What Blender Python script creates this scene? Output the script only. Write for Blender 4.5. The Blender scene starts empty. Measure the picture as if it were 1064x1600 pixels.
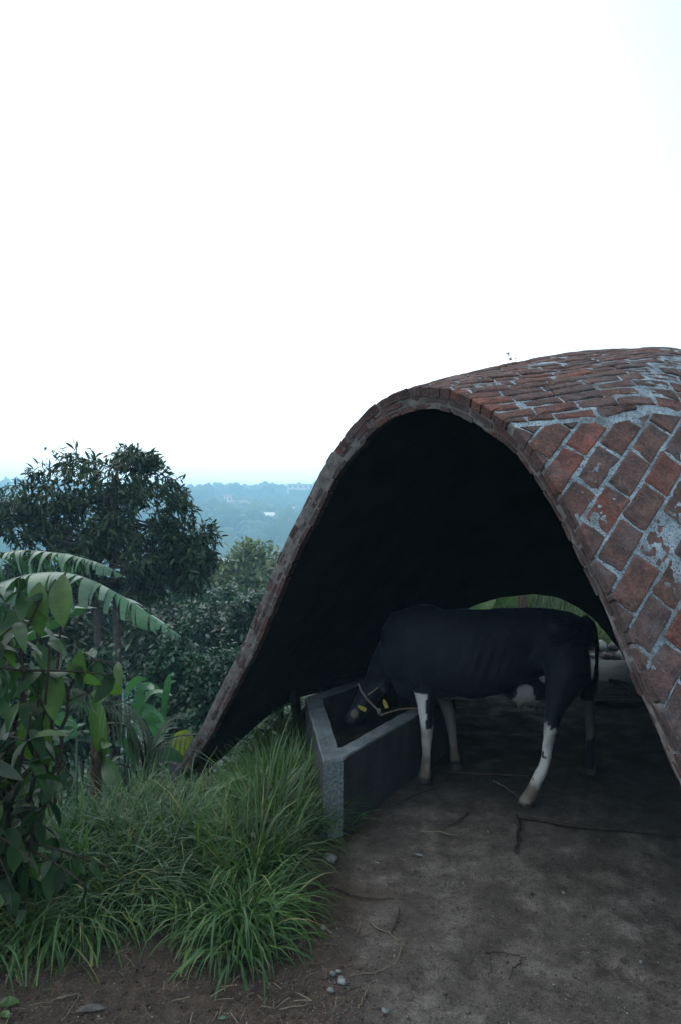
import bpy, math, random, numpy as np
from mathutils import Vector, Matrix
from mathutils.bvhtree import BVHTree
random.seed(7); RNG = np.random.default_rng(7)
SC = bpy.context.scene
COL = SC.collection

# ------------------------------------------------------------------ camera
CH = 1.75; FPX = 1067.0; HZ = 840.0; HAZE_D = 0.00165
cd = bpy.data.cameras.new('camera'); cam = bpy.data.objects.new('camera', cd); COL.objects.link(cam)
cam.location = (0, 0, CH); cam.rotation_euler = (math.radians(90), 0, 0)
cd.sensor_fit = 'HORIZONTAL'; cd.sensor_width = 36; cd.lens = 36 * FPX / 1064
cd.shift_y = 40 / 1064; cd.clip_start = 0.05; cd.clip_end = 9000
SC.camera = cam

# ------------------------------------------------------------------ sky and light
w = bpy.data.worlds.new('World'); SC.world = w; w.use_nodes = True
nt = w.node_tree; nt.nodes.clear()
def N(t, k, **kw):
    n = t.nodes.new(k)
    for a, b in kw.items(): setattr(n, a, b)
    return n
out = N(nt, 'ShaderNodeOutputWorld'); bg = N(nt, 'ShaderNodeBackground'); nt.links.new(bg.outputs[0], out.inputs[0])
sky = N(nt, 'ShaderNodeTexSky', sky_type='NISHITA'); sky.sun_disc = False
SUN_EL, SUN_AZ = math.radians(48), math.radians(-60)
sky.sun_elevation = SUN_EL; sky.sun_rotation = SUN_AZ; sky.dust_density = 4; sky.air_density = 1.2
# closed white cloud sheet: thinner and bluer towards the upper right, a little uneven
tc = N(nt, 'ShaderNodeTexCoord'); dp = N(nt, 'ShaderNodeVectorMath', operation='DOT_PRODUCT')
nt.links.new(tc.outputs['Generated'], dp.inputs[0]); dp.inputs[1].default_value = (0.62, 0.35, 0.70)
nz = N(nt, 'ShaderNodeTexNoise'); nz.inputs['Scale'].default_value = 1.6; nz.inputs['Detail'].default_value = 4
nt.links.new(tc.outputs['Generated'], nz.inputs['Vector'])
ad = N(nt, 'ShaderNodeMath', operation='MULTIPLY_ADD'); nt.links.new(nz.outputs[0], ad.inputs[0]); ad.inputs[1].default_value = 0.16
nt.links.new(dp.outputs['Value'], ad.inputs[2])
cr = N(nt, 'ShaderNodeValToRGB'); nt.links.new(ad.outputs[0], cr.inputs[0])
e = cr.color_ramp.elements
e[0].position = 0.55; e[0].color = (19.5, 20.3, 21.0, 1)
e[1].position = 1.12; e[1].color = (8.2, 9.5, 10.3, 1)
gd = N(nt, 'ShaderNodeVectorMath', operation='DOT_PRODUCT'); nt.links.new(tc.outputs['Generated'], gd.inputs[0]); gd.inputs[1].default_value = (-.40, .90, .12)
gr_ = N(nt, 'ShaderNodeValToRGB'); nt.links.new(gd.outputs['Value'], gr_.inputs[0]); gr_.color_ramp.interpolation = 'EASE'
gr_.color_ramp.elements[0].position = .45; gr_.color_ramp.elements[0].color = (1, 1, 1, 1); gr_.color_ramp.elements[1].position = 1; gr_.color_ramp.elements[1].color = (1.9, 1.85, 1.8, 1)
ml = N(nt, 'ShaderNodeMixRGB', blend_type='MULTIPLY'); ml.inputs[0].default_value = 1
mx = N(nt, 'ShaderNodeMixRGB'); mx.inputs[0].default_value = 0.9
nt.links.new(sky.outputs[0], mx.inputs[1]); nt.links.new(cr.outputs[0], ml.inputs[1]); nt.links.new(gr_.outputs[0], ml.inputs[2]); nt.links.new(ml.outputs[0], mx.inputs[2])
nt.links.new(mx.outputs[0], bg.inputs[0]); bg.inputs[1].default_value = 0.1
sd = bpy.data.lights.new('sun', 'SUN'); sun = bpy.data.objects.new('sun', sd); COL.objects.link(sun)
sd.energy = 0.5; sd.angle = math.radians(40); sd.color = (1, 0.96, 0.9)
sv = Vector((math.sin(SUN_AZ) * math.cos(SUN_EL), math.cos(SUN_AZ) * math.cos(SUN_EL), math.sin(SUN_EL)))
sun.rotation_euler = sv.to_track_quat('Z', 'Y').to_euler()
SC.view_settings.view_transform = 'Standard'; SC.view_settings.look = 'None'
SC.view_settings.exposure = 0.2; SC.view_settings.gamma = 1.0
SC.render.engine = 'CYCLES'
cy = SC.cycles; cy.max_bounces = 8; cy.diffuse_bounces = 2; cy.glossy_bounces = 2; cy.transmission_bounces = 3
cy.volume_bounces = 5; cy.transparent_max_bounces = 4; cy.use_denoising = True; cy.caustics_reflective = False; cy.caustics_refractive = False
cy.sample_clamp_indirect = 3

# ------------------------------------------------------------------ helpers
def P(px, py, d): return np.array([(px - 532) / FPX * d, d, CH - (py - HZ) / FPX * d])
def tag(o, label=None, cat=None, group=None, kind=None):
    if label: o['label'] = label
    if cat: o['category'] = cat
    if group: o['group'] = group
    if kind: o['kind'] = kind
    return o
def empty(name, loc, label, cat, group=None):
    o = bpy.data.objects.new(name, None); COL.objects.link(o); o.location = loc
    return tag(o, label, cat, group)
def mesh(name, V, F, smooth=False):
    me = bpy.data.meshes.new(name)
    V = np.asarray(V, dtype=np.float32)
    if isinstance(F, np.ndarray):
        n, k = F.shape
        me.vertices.add(len(V)); me.vertices.foreach_set('co', V.ravel())
        me.loops.add(n * k); me.loops.foreach_set('vertex_index', F.astype(np.int32).ravel())
        me.polygons.add(n); me.polygons.foreach_set('loop_start', np.arange(0, n * k, k, dtype=np.int32))
        me.update(calc_edges=True)
    else:
        me.from_pydata(V.tolist(), [], F); me.update()
    if smooth: me.polygons.foreach_set('use_smooth', np.ones(len(me.polygons), dtype=bool))
    return me
def obj(name, me, mat, parent=None):
    if mat is not None and not me.materials: me.materials.append(mat)
    o = bpy.data.objects.new(name, me); COL.objects.link(o)
    if parent is not None:
        o.parent = parent; o.matrix_parent_inverse = Matrix.Translation(parent.location).inverted()
    return o
def _hash(ix, iy, iz, s):
    h = (ix * 374761393 + iy * 668265263 + iz * 2147483647 + s * 974634777) & 0xffffffff
    h = ((h ^ (h >> 13)) * 1274126177) & 0xffffffff
    return ((h ^ (h >> 16)) & 0xffff) / 65535.0
def vnoise(p, s=0):
    p = np.asarray(p, float); i = np.floor(p).astype(np.int64); f = p - i; f = f * f * (3 - 2 * f)
    r = 0
    for dx in (0, 1):
        for dy in (0, 1):
            for dz in (0, 1):
                wgt = (f[..., 0] if dx else 1 - f[..., 0]) * (f[..., 1] if dy else 1 - f[..., 1]) * (f[..., 2] if dz else 1 - f[..., 2])
                r = r + wgt * _hash(i[..., 0] + dx, i[..., 1] + dy, i[..., 2] + dz, s)
    return r * 2 - 1
def fbm(p, o=3, s=0):
    r = 0; a = 1
    p = np.asarray(p, float)
    for k in range(o): r = r + a * vnoise(p * 2 ** k, s + k); a *= .5
    return r
def nrm(v): v = np.asarray(v, float); return v / np.maximum(np.linalg.norm(v, axis=-1, keepdims=True), 1e-9)
def tube(pts, rad, sides=8, cap=True):
    pts = np.asarray(pts, float); rad = np.broadcast_to(np.asarray(rad, float), (len(pts),))
    T = np.gradient(pts, axis=0); T = nrm(T)
    ref = np.array([0, 0, 1.]) if abs(T[0, 2]) < .9 else np.array([1., 0, 0])
    V = []; b = None
    for i in range(len(pts)):
        a = ref - T[i] * np.dot(ref, T[i]); a = nrm(a); ref = a; b = np.cross(T[i], a)
        th = np.linspace(0, 2 * math.pi, sides, endpoint=False)
        V.append(pts[i] + rad[i] * (np.cos(th)[:, None] * a + np.sin(th)[:, None] * b))
    V = np.concatenate(V); F = []
    for i in range(len(pts) - 1):
        for j in range(sides):
            k = (j + 1) % sides
            F.append((i * sides + j, i * sides + k, (i + 1) * sides + k, (i + 1) * sides + j))
    if cap:
        F.append(tuple(range(sides))[::-1]); F.append(tuple((len(pts) - 1) * sides + j for j in range(sides)))
    return V, F
class MB:
    def __init__(s): s.V = []; s.F = []; s.n = 0
    def add(s, V, F):
        s.V.append(np.asarray(V, float)); s.F += [tuple(i + s.n for i in f) for f in F]; s.n += len(V); return s
    def box(s, c, h, R=None):
        v = np.array([[x, y, z] for x in (-1, 1) for y in (-1, 1) for z in (-1, 1)], float) * np.asarray(h)
        if R is not None: v = v @ np.asarray(R).T
        return s.add(v + np.asarray(c), [(0, 1, 3, 2), (4, 6, 7, 5), (0, 4, 5, 1), (2, 3, 7, 6), (0, 2, 6, 4), (1, 5, 7, 3)])
    def build(s, name, mat, parent=None, smooth=False):
        return obj(name, mesh(name, np.concatenate(s.V), s.F, smooth), mat, parent)
def inst(tv, tf, M):
    """template verts (n,3), faces (m,k) placed by affine matrices M (q,3,4) -> joined arrays"""
    tv = np.asarray(tv, float); q = len(M); n = len(tv)
    V = np.einsum('qij,nj->qni', M[:, :, :3], tv) + M[:, None, :, 3]
    F = np.asarray(tf)[None] + (np.arange(q) * n)[:, None, None]
    return V.reshape(-1, 3), F.reshape(-1, np.asarray(tf).shape[1])
def frames(pos, d, up, sc, rng=RNG, roll=0.6):
    """matrices: local X along d, local Z near up"""
    d = nrm(d); up = np.broadcast_to(np.asarray(up, float), d.shape) + rng.normal(0, roll, d.shape)
    z = nrm(up - d * (up * d).sum(-1, keepdims=True)); y = np.cross(z, d)
    M = np.zeros((len(pos), 3, 4)); sc = np.asarray(sc, float)
    if sc.ndim == 1: sc = np.stack([sc, sc, sc], -1)
    M[:, :, 0] = d * sc[:, :1]; M[:, :, 1] = y * sc[:, 1:2]; M[:, :, 2] = z * sc[:, 2:3]; M[:, :, 3] = pos
    return M
def leaf_tpl(n=4, wd=.3, fold=.25, droop=.3, shape=1.0):
    """leaf of length 1 along X, with midrib fold and droop; quads"""
    t = np.linspace(0, 1, n + 1); wv = wd * .5 * np.sin(np.pi * np.clip(t, .0, 1) ** shape) ** .8
    wv[0] = .02; wv[-1] = .004
    V = []
    for i in range(n + 1):
        x = t[i] * (1 - .25 * droop * t[i]); z = -droop * t[i] ** 2
        V += [(x, -wv[i], z + fold * wv[i]), (x, 0, z), (x, wv[i], z + fold * wv[i])]
    F = []
    for i in range(n):
        a = i * 3; F += [(a, a + 3, a + 4, a + 1), (a + 1, a + 4, a + 5, a + 2)]
    return np.array(V), np.array(F)

# ------------------------------------------------------------------ materials
def new_mat(name):
    m = bpy.data.materials.new(name); m.use_nodes = True
    return m, m.node_tree, m.node_tree.nodes['Principled BSDF'], m.node_tree.nodes['Material Output']
def noise(t, vec, sc, det=4, rough=.55):
    n = N(t, 'ShaderNodeTexNoise'); n.inputs['Scale'].default_value = sc; n.inputs['Detail'].default_value = det
    n.inputs['Roughness'].default_value = rough; t.links.new(vec, n.inputs['Vector']); return n.outputs[0]
def ramp(t, fac, stops):
    r = N(t, 'ShaderNodeValToRGB'); t.links.new(fac, r.inputs[0]); el = r.color_ramp.elements
    while len(el) < len(stops): el.new(.5)
    for q, (p, c) in zip(el, stops):
        q.position = p; q.color = (*c, 1) if len(c) == 3 else c
    return r.outputs[0]
def mix(t, fac, a, b, bt='MIX'):
    m = N(t, 'ShaderNodeMixRGB', blend_type=bt)
    for i, v in enumerate((fac, a, b)):
        if isinstance(v, (int, float)): m.inputs[i].default_value = v
        elif isinstance(v, tuple): m.inputs[i].default_value = (*v, 1)
        else: t.links.new(v, m.inputs[i])
    return m.outputs[0]
def math_(t, op, a, b=0.0, c=0.0):
    m = N(t, 'ShaderNodeMath', operation=op)
    for i, v in enumerate((a, b, c)):
        if isinstance(v, (int, float)): m.inputs[i].default_value = v
        else: t.links.new(v, m.inputs[i])
    return m.outputs[0]
def bump(t, bs, h, dist, strength=1.0):
    b = N(t, 'ShaderNodeBump'); b.inputs['Distance'].default_value = dist; b.inputs['Strength'].default_value = strength
    t.links.new(h, b.inputs['Height']); t.links.new(b.outputs[0], bs.inputs['Normal'])
def pos(t): return N(t, 'ShaderNodeNewGeometry').outputs['Position']
def rnd(t):
    g = N(t, 'ShaderNodeNewGeometry').outputs['Random Per Island']; o = N(t, 'ShaderNodeObjectInfo').outputs['Random']
    return math_(t, 'FRACT', math_(t, 'ADD', g, o))

def leaf_mat(name, cols, rough=.45, trans=.25, tcol=None, spec=.5, vein=0):
    m, t, b, o = new_mat(name)
    r = rnd(t); c = ramp(t, r, [(i / (len(cols) - 1), k) for i, k in enumerate(cols)])
    n = noise(t, pos(t), 25, 2)
    c = mix(t, .5, c, ramp(t, n, [(.3, (.6, .6, .6)), (.7, (1.25, 1.25, 1.25))]), 'MULTIPLY')
    c = mix(t, .9, c, ramp(t, noise(t, pos(t), 2.2, 3), [(.32, (.55, .58, .60)), (.5, (.95, .98, .95)), (.68, (1.35, 1.4, 1.15))]), 'MULTIPLY')
    t.links.new(c, b.inputs['Base Color']); b.inputs['Roughness'].default_value = rough
    b.inputs['Specular IOR Level'].default_value = spec
    tr = N(t, 'ShaderNodeBsdfTranslucent'); ms = N(t, 'ShaderNodeMixShader'); ms.inputs[0].default_value = trans
    c2 = mix(t, 1.0, c, tcol or (1.5, 1.7, .7), 'MULTIPLY'); t.links.new(c2, tr.inputs[0])
    t.links.new(b.outputs[0], ms.inputs[1]); t.links.new(tr.outputs[0], ms.inputs[2]); t.links.new(ms.outputs[0], o.inputs[0])
    if vein:
        uv = N(t, 'ShaderNodeTexCoord').outputs['Object']
        wv = N(t, 'ShaderNodeTexWave'); wv.inputs['Scale'].default_value = vein; wv.inputs['Distortion'].default_value = .6
        t.links.new(uv, wv.inputs['Vector']); bump(t, b, wv.outputs[0], .002, .6)
    return m
def simple_mat(name, c1, c2, sc=8, rough=.8, bdist=.003, bsc=60, spec=.3):
    m, t, b, o = new_mat(name)
    n = noise(t, pos(t), sc, 5); t.links.new(ramp(t, n, [(.32, c1), (.68, c2)]), b.inputs['Base Color'])
    b.inputs['Roughness'].default_value = rough; b.inputs['Specular IOR Level'].default_value = spec
    if bdist: bump(t, b, noise(t, pos(t), bsc, 4, .7), bdist)
    return m

M = {}
# brick
m, t, b, o = new_mat('brick'); M['brick'] = m
r = rnd(t); base = ramp(t, r, [(0, (.054, .031, .028)), (.22, (.070, .035, .030)), (.45, (.058, .040, .040)), (.62, (.094, .037, .029)), (.8, (.044, .031, .031)), (1, (.074, .045, .042))])
p_ = pos(t)
n1 = noise(t, p_, 14, 6, .65)
c = mix(t, 1.0, base, ramp(t, n1, [(.30, (.40, .42, .48)), (.5, (1, .95, .95)), (.68, (1.7, 1.45, 1.3))]), 'MULTIPLY')
c = mix(t, 1.0, c, ramp(t, noise(t, p_, 75, 6, .85), [(.36, (.4, .4, .4)), (.5, (1, 1, 1)), (.66, (1.7, 1.7, 1.7))]), 'MULTIPLY')
n2 = noise(t, p_, 5, 5, .6)   # grey cement wash over some bricks
c = mix(t, ramp(t, n2, [(.52, (0, 0, 0)), (.70, (.55, .55, .55))]), c, (.10, .105, .115))
n3 = noise(t, p_, 190, 2)
c = mix(t, ramp(t, n3, [(.66, (0, 0, 0)), (.71, (.7, .7, .7))]), c, (.30, .27, .25))
n4 = noise(t, p_, 3.2, 5, .7)
c = mix(t, ramp(t, n4, [(.56, (0, 0, 0)), (.68, (.6, .6, .6))]), c, (.028, .024, .02))
t.links.new(c, b.inputs['Base Color']); b.inputs['Roughness'].default_value = .85; b.inputs['Specular IOR Level'].default_value = .35
bump(t, b, mix(t, .5, noise(t, p_, 90, 5, .7), noise(t, p_, 22, 4)), .012)
# mortar
m, t, b, o = new_mat('mortar'); M['mortar'] = m
p_ = pos(t); n1 = noise(t, p_, 9, 6, .7)
c = ramp(t, n1, [(.30, (.06, .08, .095)), (.48, (.19, .25, .30)), (.66, (.34, .43, .50))])
c = mix(t, ramp(t, noise(t, p_, 120, 3, .6), [(.40, (.85, .85, .85)), (.48, (0, 0, 0))]), c, (.035, .04, .042))
c = mix(t, ramp(t, noise(t, p_, 3.5, 5), [(.56, (0, 0, 0)), (.7, (.7, .7, .7))]), c, (.075, .08, .065))
t.links.new(c, b.inputs['Base Color']); b.inputs['Roughness'].default_value = .9
bump(t, b, mix(t, .5, noise(t, p_, 160, 4, .7), noise(t, p_, 45, 5, .7)), .018)
m2 = M['brick'].copy(); m2.name = 'edge_brick'; M['edge_brick'] = m2
for nd in m2.node_tree.nodes:
    if nd.type == 'MIX_RGB' and nd.blend_type == 'MIX' and nd.inputs[2].default_value[0] > .09 and nd.inputs[2].default_value[0] < .11: nd.inputs[2].default_value = (.085, .078, .076, 1)
M['edge_mortar'] = simple_mat('edge_mortar', (.09, .08, .078), (.21, .195, .19), 22, .9, .006, 110)
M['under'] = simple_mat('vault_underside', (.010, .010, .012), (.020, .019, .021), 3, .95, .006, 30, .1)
M['concrete'] = simple_mat('concrete', (.025, .03, .034), (.07, .08, .085), 9, .75, .003, 90)
# trough: bluish worn cement with crumbs and stains
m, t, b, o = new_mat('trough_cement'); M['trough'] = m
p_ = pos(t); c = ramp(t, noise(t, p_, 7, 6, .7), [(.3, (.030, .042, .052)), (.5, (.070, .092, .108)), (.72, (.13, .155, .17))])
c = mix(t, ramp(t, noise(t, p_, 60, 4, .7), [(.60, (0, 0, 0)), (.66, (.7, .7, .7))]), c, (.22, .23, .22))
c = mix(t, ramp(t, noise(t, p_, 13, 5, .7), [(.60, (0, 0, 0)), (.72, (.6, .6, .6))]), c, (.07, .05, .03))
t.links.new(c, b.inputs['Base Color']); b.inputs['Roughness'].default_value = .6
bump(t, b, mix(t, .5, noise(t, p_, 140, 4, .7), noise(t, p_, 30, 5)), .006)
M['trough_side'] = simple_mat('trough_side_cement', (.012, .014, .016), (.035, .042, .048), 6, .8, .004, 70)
M['trough_stipple'] = simple_mat('stippled_cement', (.05, .066, .078), (.19, .235, .26), 75, .85, .014, 90)
# ground
m, t, b, o = new_mat('ground'); M['ground'] = m
p_ = pos(t); sx = N(t, 'ShaderNodeSeparateXYZ'); t.links.new(p_, sx.inputs[0])
ng = noise(t, p_, 1.3, 6, .6)
soil = ramp(t, noise(t, p_, 16, 6, .7), [(.3, (.020, .0135, .0105)), (.55, (.052, .035, .027)), (.75, (.098, .068, .052))])
mud = ramp(t, noise(t, p_, 4.5, 7, .7), [(.3, (.027, .022, .019)), (.5, (.066, .057, .051)), (.68, (.135, .122, .112))])
edge = math_(t, 'MULTIPLY_ADD', ng, 1.3, math_(t, 'MULTIPLY_ADD', sx.outputs[0], 1.0, -.62))
pale = ramp(t, noise(t, p_, 2.4, 6, .72), [(.47, (0, 0, 0)), (.60, (.75, .75, .75))])
mud = mix(t, pale, mud, mix(t, 1.0, mud, (1.7, 1.78, 1.84), 'MULTIPLY'))
c = mix(t, ramp(t, edge, [(.0, (0, 0, 0)), (.30, (1, 1, 1))]), soil, mud)
spk = noise(t, p_, 95, 3, .6)
c = mix(t, ramp(t, spk, [(.59, (0, 0, 0)), (.66, (.65, .65, .65))]), c, (.13, .12, .11))
c = mix(t, ramp(t, noise(t, p_, 55, 5, .8), [(.33, (.85, .85, .85)), (.44, (0, 0, 0))]), c, (.011, .009, .0075))
c = mix(t, ramp(t, noise(t, p_, 38, 5, .7), [(.34, (.8, .8, .8)), (.42, (0, 0, 0))]), c, (.012, .010, .008))
c = mix(t, ramp(t, noise(t, p_, 2.6, 6, .75), [(.57, (0, 0, 0)), (.66, (.75, .75, .75))]), c, (.020, .0145, .011))
floor_shade = math_(t, 'MULTIPLY_ADD', noise(t, p_, 1.8, 6, .65), 1.6, math_(t, 'MULTIPLY_ADD', sx.outputs[1], .75, math_(t, 'MULTIPLY', sx.outputs[0], .32)))
c = mix(t, ramp(t, math_(t, 'MULTIPLY', floor_shade, .2), [(.80, (0, 0, 0)), (.97, (.85, .85, .85))]), c, (.010, .009, .0085))  # vault's shade painted into the floor colour, deepening inward and to the right
ln = N(t, 'ShaderNodeVectorMath', operation='LENGTH'); t.links.new(p_, ln.inputs[0])
far = ramp(t, math_(t, 'MULTIPLY', ln.outputs['Value'], .01), [(.13, (0, 0, 0)), (.25, (1, 1, 1))])
c = mix(t, 1.0, c, ramp(t, noise(t, p_, 170, 6, .85), [(.36, (.35, .35, .35)), (.5, (1, 1, 1)), (.64, (1.95, 1.9, 1.85))]), 'MULTIPLY')
c = mix(t, far, c, ramp(t, noise(t, p_, .03, 6), [(.35, (.018, .030, .014)), (.65, (.045, .066, .028))]))
t.links.new(c, b.inputs['Base Color'])
rr = ramp(t, noise(t, p_, 5, 5), [(.35, (.5, .5, .5)), (.6, (.9, .9, .9))]); t.links.new(rr, b.inputs['Roughness'])
b.inputs['Specular IOR Level'].default_value = .35
bump(t, b, mix(t, .5, noise(t, p_, 70, 6, .75), noise(t, p_, 14, 6, .7)), .035)

M['grass'] = leaf_mat('grass', [(.026, .066, .027), (.040, .090, .034), (.060, .120, .036), (.032, .080, .038), (.085, .145, .042), (.040, .085, .030), (.030, .072, .032), (.050, .105, .034), (.034, .082, .034), (.055, .11, .038), (.18, .165, .09)], .5, .28, spec=.3)
M['grass_far'] = leaf_mat('undergrowth', [(.010, .032, .020), (.018, .056, .032), (.034, .088, .042), (.016, .054, .038)], .35, .25, spec=.35)
M['leaf_dark'] = leaf_mat('tree_leaf', [(.010, .024, .013), (.018, .038, .017), (.030, .056, .022), (.013, .032, .018)], .5, .15, spec=.25)
M['leaf_mid'] = leaf_mat('thicket_leaf', [(.009, .029, .018), (.017, .050, .030), (.034, .084, .044), (.013, .042, .030)], .34, .22, spec=.38)
M['leaf_pale'] = leaf_mat('pale_leaf', [(.055, .085, .034), (.095, .13, .048), (.15, .16, .07), (.06, .10, .05)], .5, .25)
M['shrub'] = leaf_mat('shrub_leaf', [(.007, .028, .011), (.012, .042, .016), (.024, .072, .020), (.009, .034, .018)], .32, .25, spec=.36, vein=22)
M['shrub_light'] = leaf_mat('young_shrub_leaf', [(.034, .078, .020), (.046, .098, .024), (.042, .09, .028)], .4, .35, vein=14)
M['banana'] = leaf_mat('banana_leaf', [(.030, .094, .056), (.050, .130, .082), (.040, .11, .068)], .32, .25, spec=.4)
M['banana_dark'] = leaf_mat('banana_stem_green', [(.022, .05, .03), (.035, .07, .035)], .4, .3)  # darker green of the banana and ginger stems
M['yellow_leaf'] = leaf_mat('yellowing_leaf', [(.14, .17, .035), (.17, .2, .04)], .5, .4)
M['palm'] = leaf_mat('cycad_leaflet', [(.010, .026, .014), (.018, .042, .020), (.014, .034, .017)], .5, .15, spec=.25)
M['bark'] = simple_mat('bark', (.018, .017, .015), (.060, .056, .050), 12, .9, .012, 40)
M['stem'] = simple_mat('stem', (.022, .015, .011), (.050, .034, .024), 20, .9, .008, 60)
M['twig'] = simple_mat('twig', (.014, .011, .009), (.038, .030, .024), 40, .9, .003, 90)
M['straw'] = simple_mat('straw', (.08, .068, .05), (.15, .125, .09), 40, .8, .002, 90)
M['stone'] = simple_mat('stone', (.06, .07, .075), (.20, .22, .225), 30, .85, .006, 90)
M['stone_dark'] = simple_mat('dark_stone', (.03, .03, .03), (.09, .085, .08), 30, .85, .006, 90)
m_g, t_g, b_g, o_g = new_mat('grit'); M['grit'] = m_g; t_g.links.new(ramp(t_g, rnd(t_g), [(0, (.012, .01, .009)), (.4, (.04, .034, .03)), (.7, (.09, .08, .072)), (1, (.24, .23, .21))]), b_g.inputs['Base Color']); b_g.inputs['Roughness'].default_value = .9
M['rope'] = simple_mat('rope', (.07, .06, .05), (.14, .12, .10), 60, .9, .002, 200)
M['tagy'] = simple_mat('yellow_plastic', (.20, .18, .035), (.28, .25, .05), 10, .5, 0)
M['iron'] = simple_mat('iron', (.02, .022, .024), (.06, .066, .07), 30, .6, .002, 80)
M['forest'] = leaf_mat('far_forest', [(.006, .016, .009), (.020, .040, .015), (.060, .090, .030), (.012, .026, .013)], .8, 0.0)
M['wall_white'] = simple_mat('house_wall', (.78, .78, .76), (.85, .85, .84), .3, .8, 0)
M['wall_pink'] = simple_mat('house_wall_pink', (.75, .58, .55), (.8, .65, .62), .3, .8, 0)
M['roof'] = simple_mat('house_roof', (.6, .6, .6), (.75, .76, .75), .4, .7, 0)
M['roof_red'] = simple_mat('house_roof_red', (.22, .09, .06), (.32, .14, .1), .4, .7, 0)
M['glass'] = simple_mat('house_window', (.04, .05, .06), (.08, .1, .11), .4, .3, 0)

# ------------------------------------------------------------------ vault surface
A2 = np.array([-1.34, 5.78]); B2 = np.array([1.55, 2.2])
def onplane(px, py):
    k = (px - 532) / FPX; D = B2 - A2; tt = (k * A2[1] - A2[0]) / (D[0] - k * D[1]); return P(px, py, A2[1] + tt * D[1])
EDGE = [(262, 1222), (274, 1198), (312, 1140), (339, 1084), (355, 1053), (380, 1005), (409, 934), (430, 883), (450, 835), (475, 790), (501, 733), (523, 700), (545, 672), (570, 643), (600, 621), (645, 604), (690, 606), (720, 614), (744, 628), (769, 644), (801, 664), (830, 700), (854, 737), (891, 799), (916, 850), (939, 896), (970, 959), (1012, 1060), (1042, 1121), (1064, 1168), (1100, 1245), (1180, 1425), (1290, 1672)]
BACK = [(560, 1075), (610, 1040), (660, 985), (700, 952), (740, 935), (775, 924), (830, 918), (870, 923), (905, 940), (935, 962), (955, 985), (975, 1010), (990, 1035)]
NU = 600
def resample(pts, u):
    d = np.r_[0, np.cumsum(np.linalg.norm(np.diff(pts, axis=0), axis=1))]; d /= d[-1]
    return np.stack([np.interp(u, d, pts[:, k]) for k in range(3)], -1)
def smoothc(pts, n=NU, wd=25):
    q = resample(pts, np.linspace(0, 1, n)); k = np.hanning(wd + 2)[1:-1]; k /= k.sum(); h = wd // 2
    ext = np.concatenate([2 * q[0] - q[1:h + 1][::-1], q, 2 * q[-1] - q[-h - 1:-1][::-1]])
    return np.stack([np.convolve(ext[:, i], k, 'valid') for i in range(3)], -1)
FC = smoothc(np.array([onplane(*p) for p in EDGE])); GC = smoothc(np.array([P(x, y, 9.5) for x, y in BACK]))
K0 = [(0, .55, .5, .12), (.12, .7, 1.0, .35), (.4, 1.4, 2.0, .8), (.573, 2.2, 2.1, .98), (.64, 2.1, 1.6, 1.16), (.70, 1.75, .75, 1.4), (.8, 1.5, .6, 1.3), (.87, 1.5, .6, 1.0), (1, 1.6, .7, .6)]
K1 = [(0, -1.2, -1.4, .5), (.3, -.6, -1.8, 1.6), (.55, 0, -2.8, 2.3), (.8, .7, -2.8, 2.5), (1, 1.6, -3.2, .6)]
def keyc(K):
    K = np.array(K); a = np.stack([np.interp(np.linspace(0, 1, NU), K[:, 0], K[:, i]) for i in (1, 2, 3)], -1)
    k = np.hanning(63)[1:-1]; k /= k.sum(); ee = np.pad(a, ((30, 30), (0, 0)), 'edge')
    return np.stack([np.convolve(ee[:, i], k, 'valid') for i in range(3)], -1)
D0, D1 = keyc(K0), keyc(K1)
def surf(v):
    v = np.asarray(v)[None, :, None]; P0 = FC[:, None]; P1 = (FC + D0)[:, None]; P2 = (GC + D1)[:, None]; P3 = GC[:, None]
    return (1 - v) ** 3 * P0 + 3 * v * (1 - v) ** 2 * P1 + 3 * v * v * (1 - v) * P2 + v ** 3 * P3
def grid_normals(S):
    n = np.cross(np.gradient(S, axis=0), np.gradient(S, axis=1)); n = nrm(n)
    return n
def grid_faces(a, b, flip=False):
    i = np.arange(a * b).reshape(a, b)
    f = np.stack([i[:-1, :-1], i[1:, :-1], i[1:, 1:], i[:-1, 1:]], -1).reshape(-1, 4)
    return f[:, ::-1] if flip else f
TH = 0.115
def seam(p): return p[..., 2] - (1.75 + .1419 * p[..., 1] + .0913 * p[..., 0]) + .035 * vnoise(np.asarray(p) * 5.5, 61) + .012 * vnoise(np.asarray(p) * 17, 62)     # >0 above the seam

vault = empty('brick_vault', (0.6, 5.5, 0), 'thin curved vault of red bricks and blue-grey mortar standing over the cow', 'brick shelter')
vs = np.r_[np.linspace(0, .5, 260), np.linspace(.5, 1, 60)[1:]]
S = surf(vs); Ns = grid_normals(S)
if (Ns[350, 5] @ np.array([0, -.5, 1])) < 0: Ns = -Ns
sm = np.exp(-(seam(S + np.array([0, 0, .0])) / .05) ** 2) * (S[..., 0] > .7) * (S[..., 1] < 6)
disp = .0032 * fbm(S * 9, 3, 3) + .0028 * fbm(S * 38, 3, 9) + sm * (.000 + .004 * fbm(S * 13, 3, 21))
lump = np.clip(fbm(S * 5.5, 3, 40) - .45, 0, .6) * .014 * 0
So = S + Ns * (disp + lump - .001)[..., None]
back0 = nrm(D0)[:, None] * .012
So[:, 0] += back0[:, 0]
obj('mortar', mesh('mortar', So.reshape(-1, 3), grid_faces(NU, len(vs)), True), M['mortar'], vault)
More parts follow.
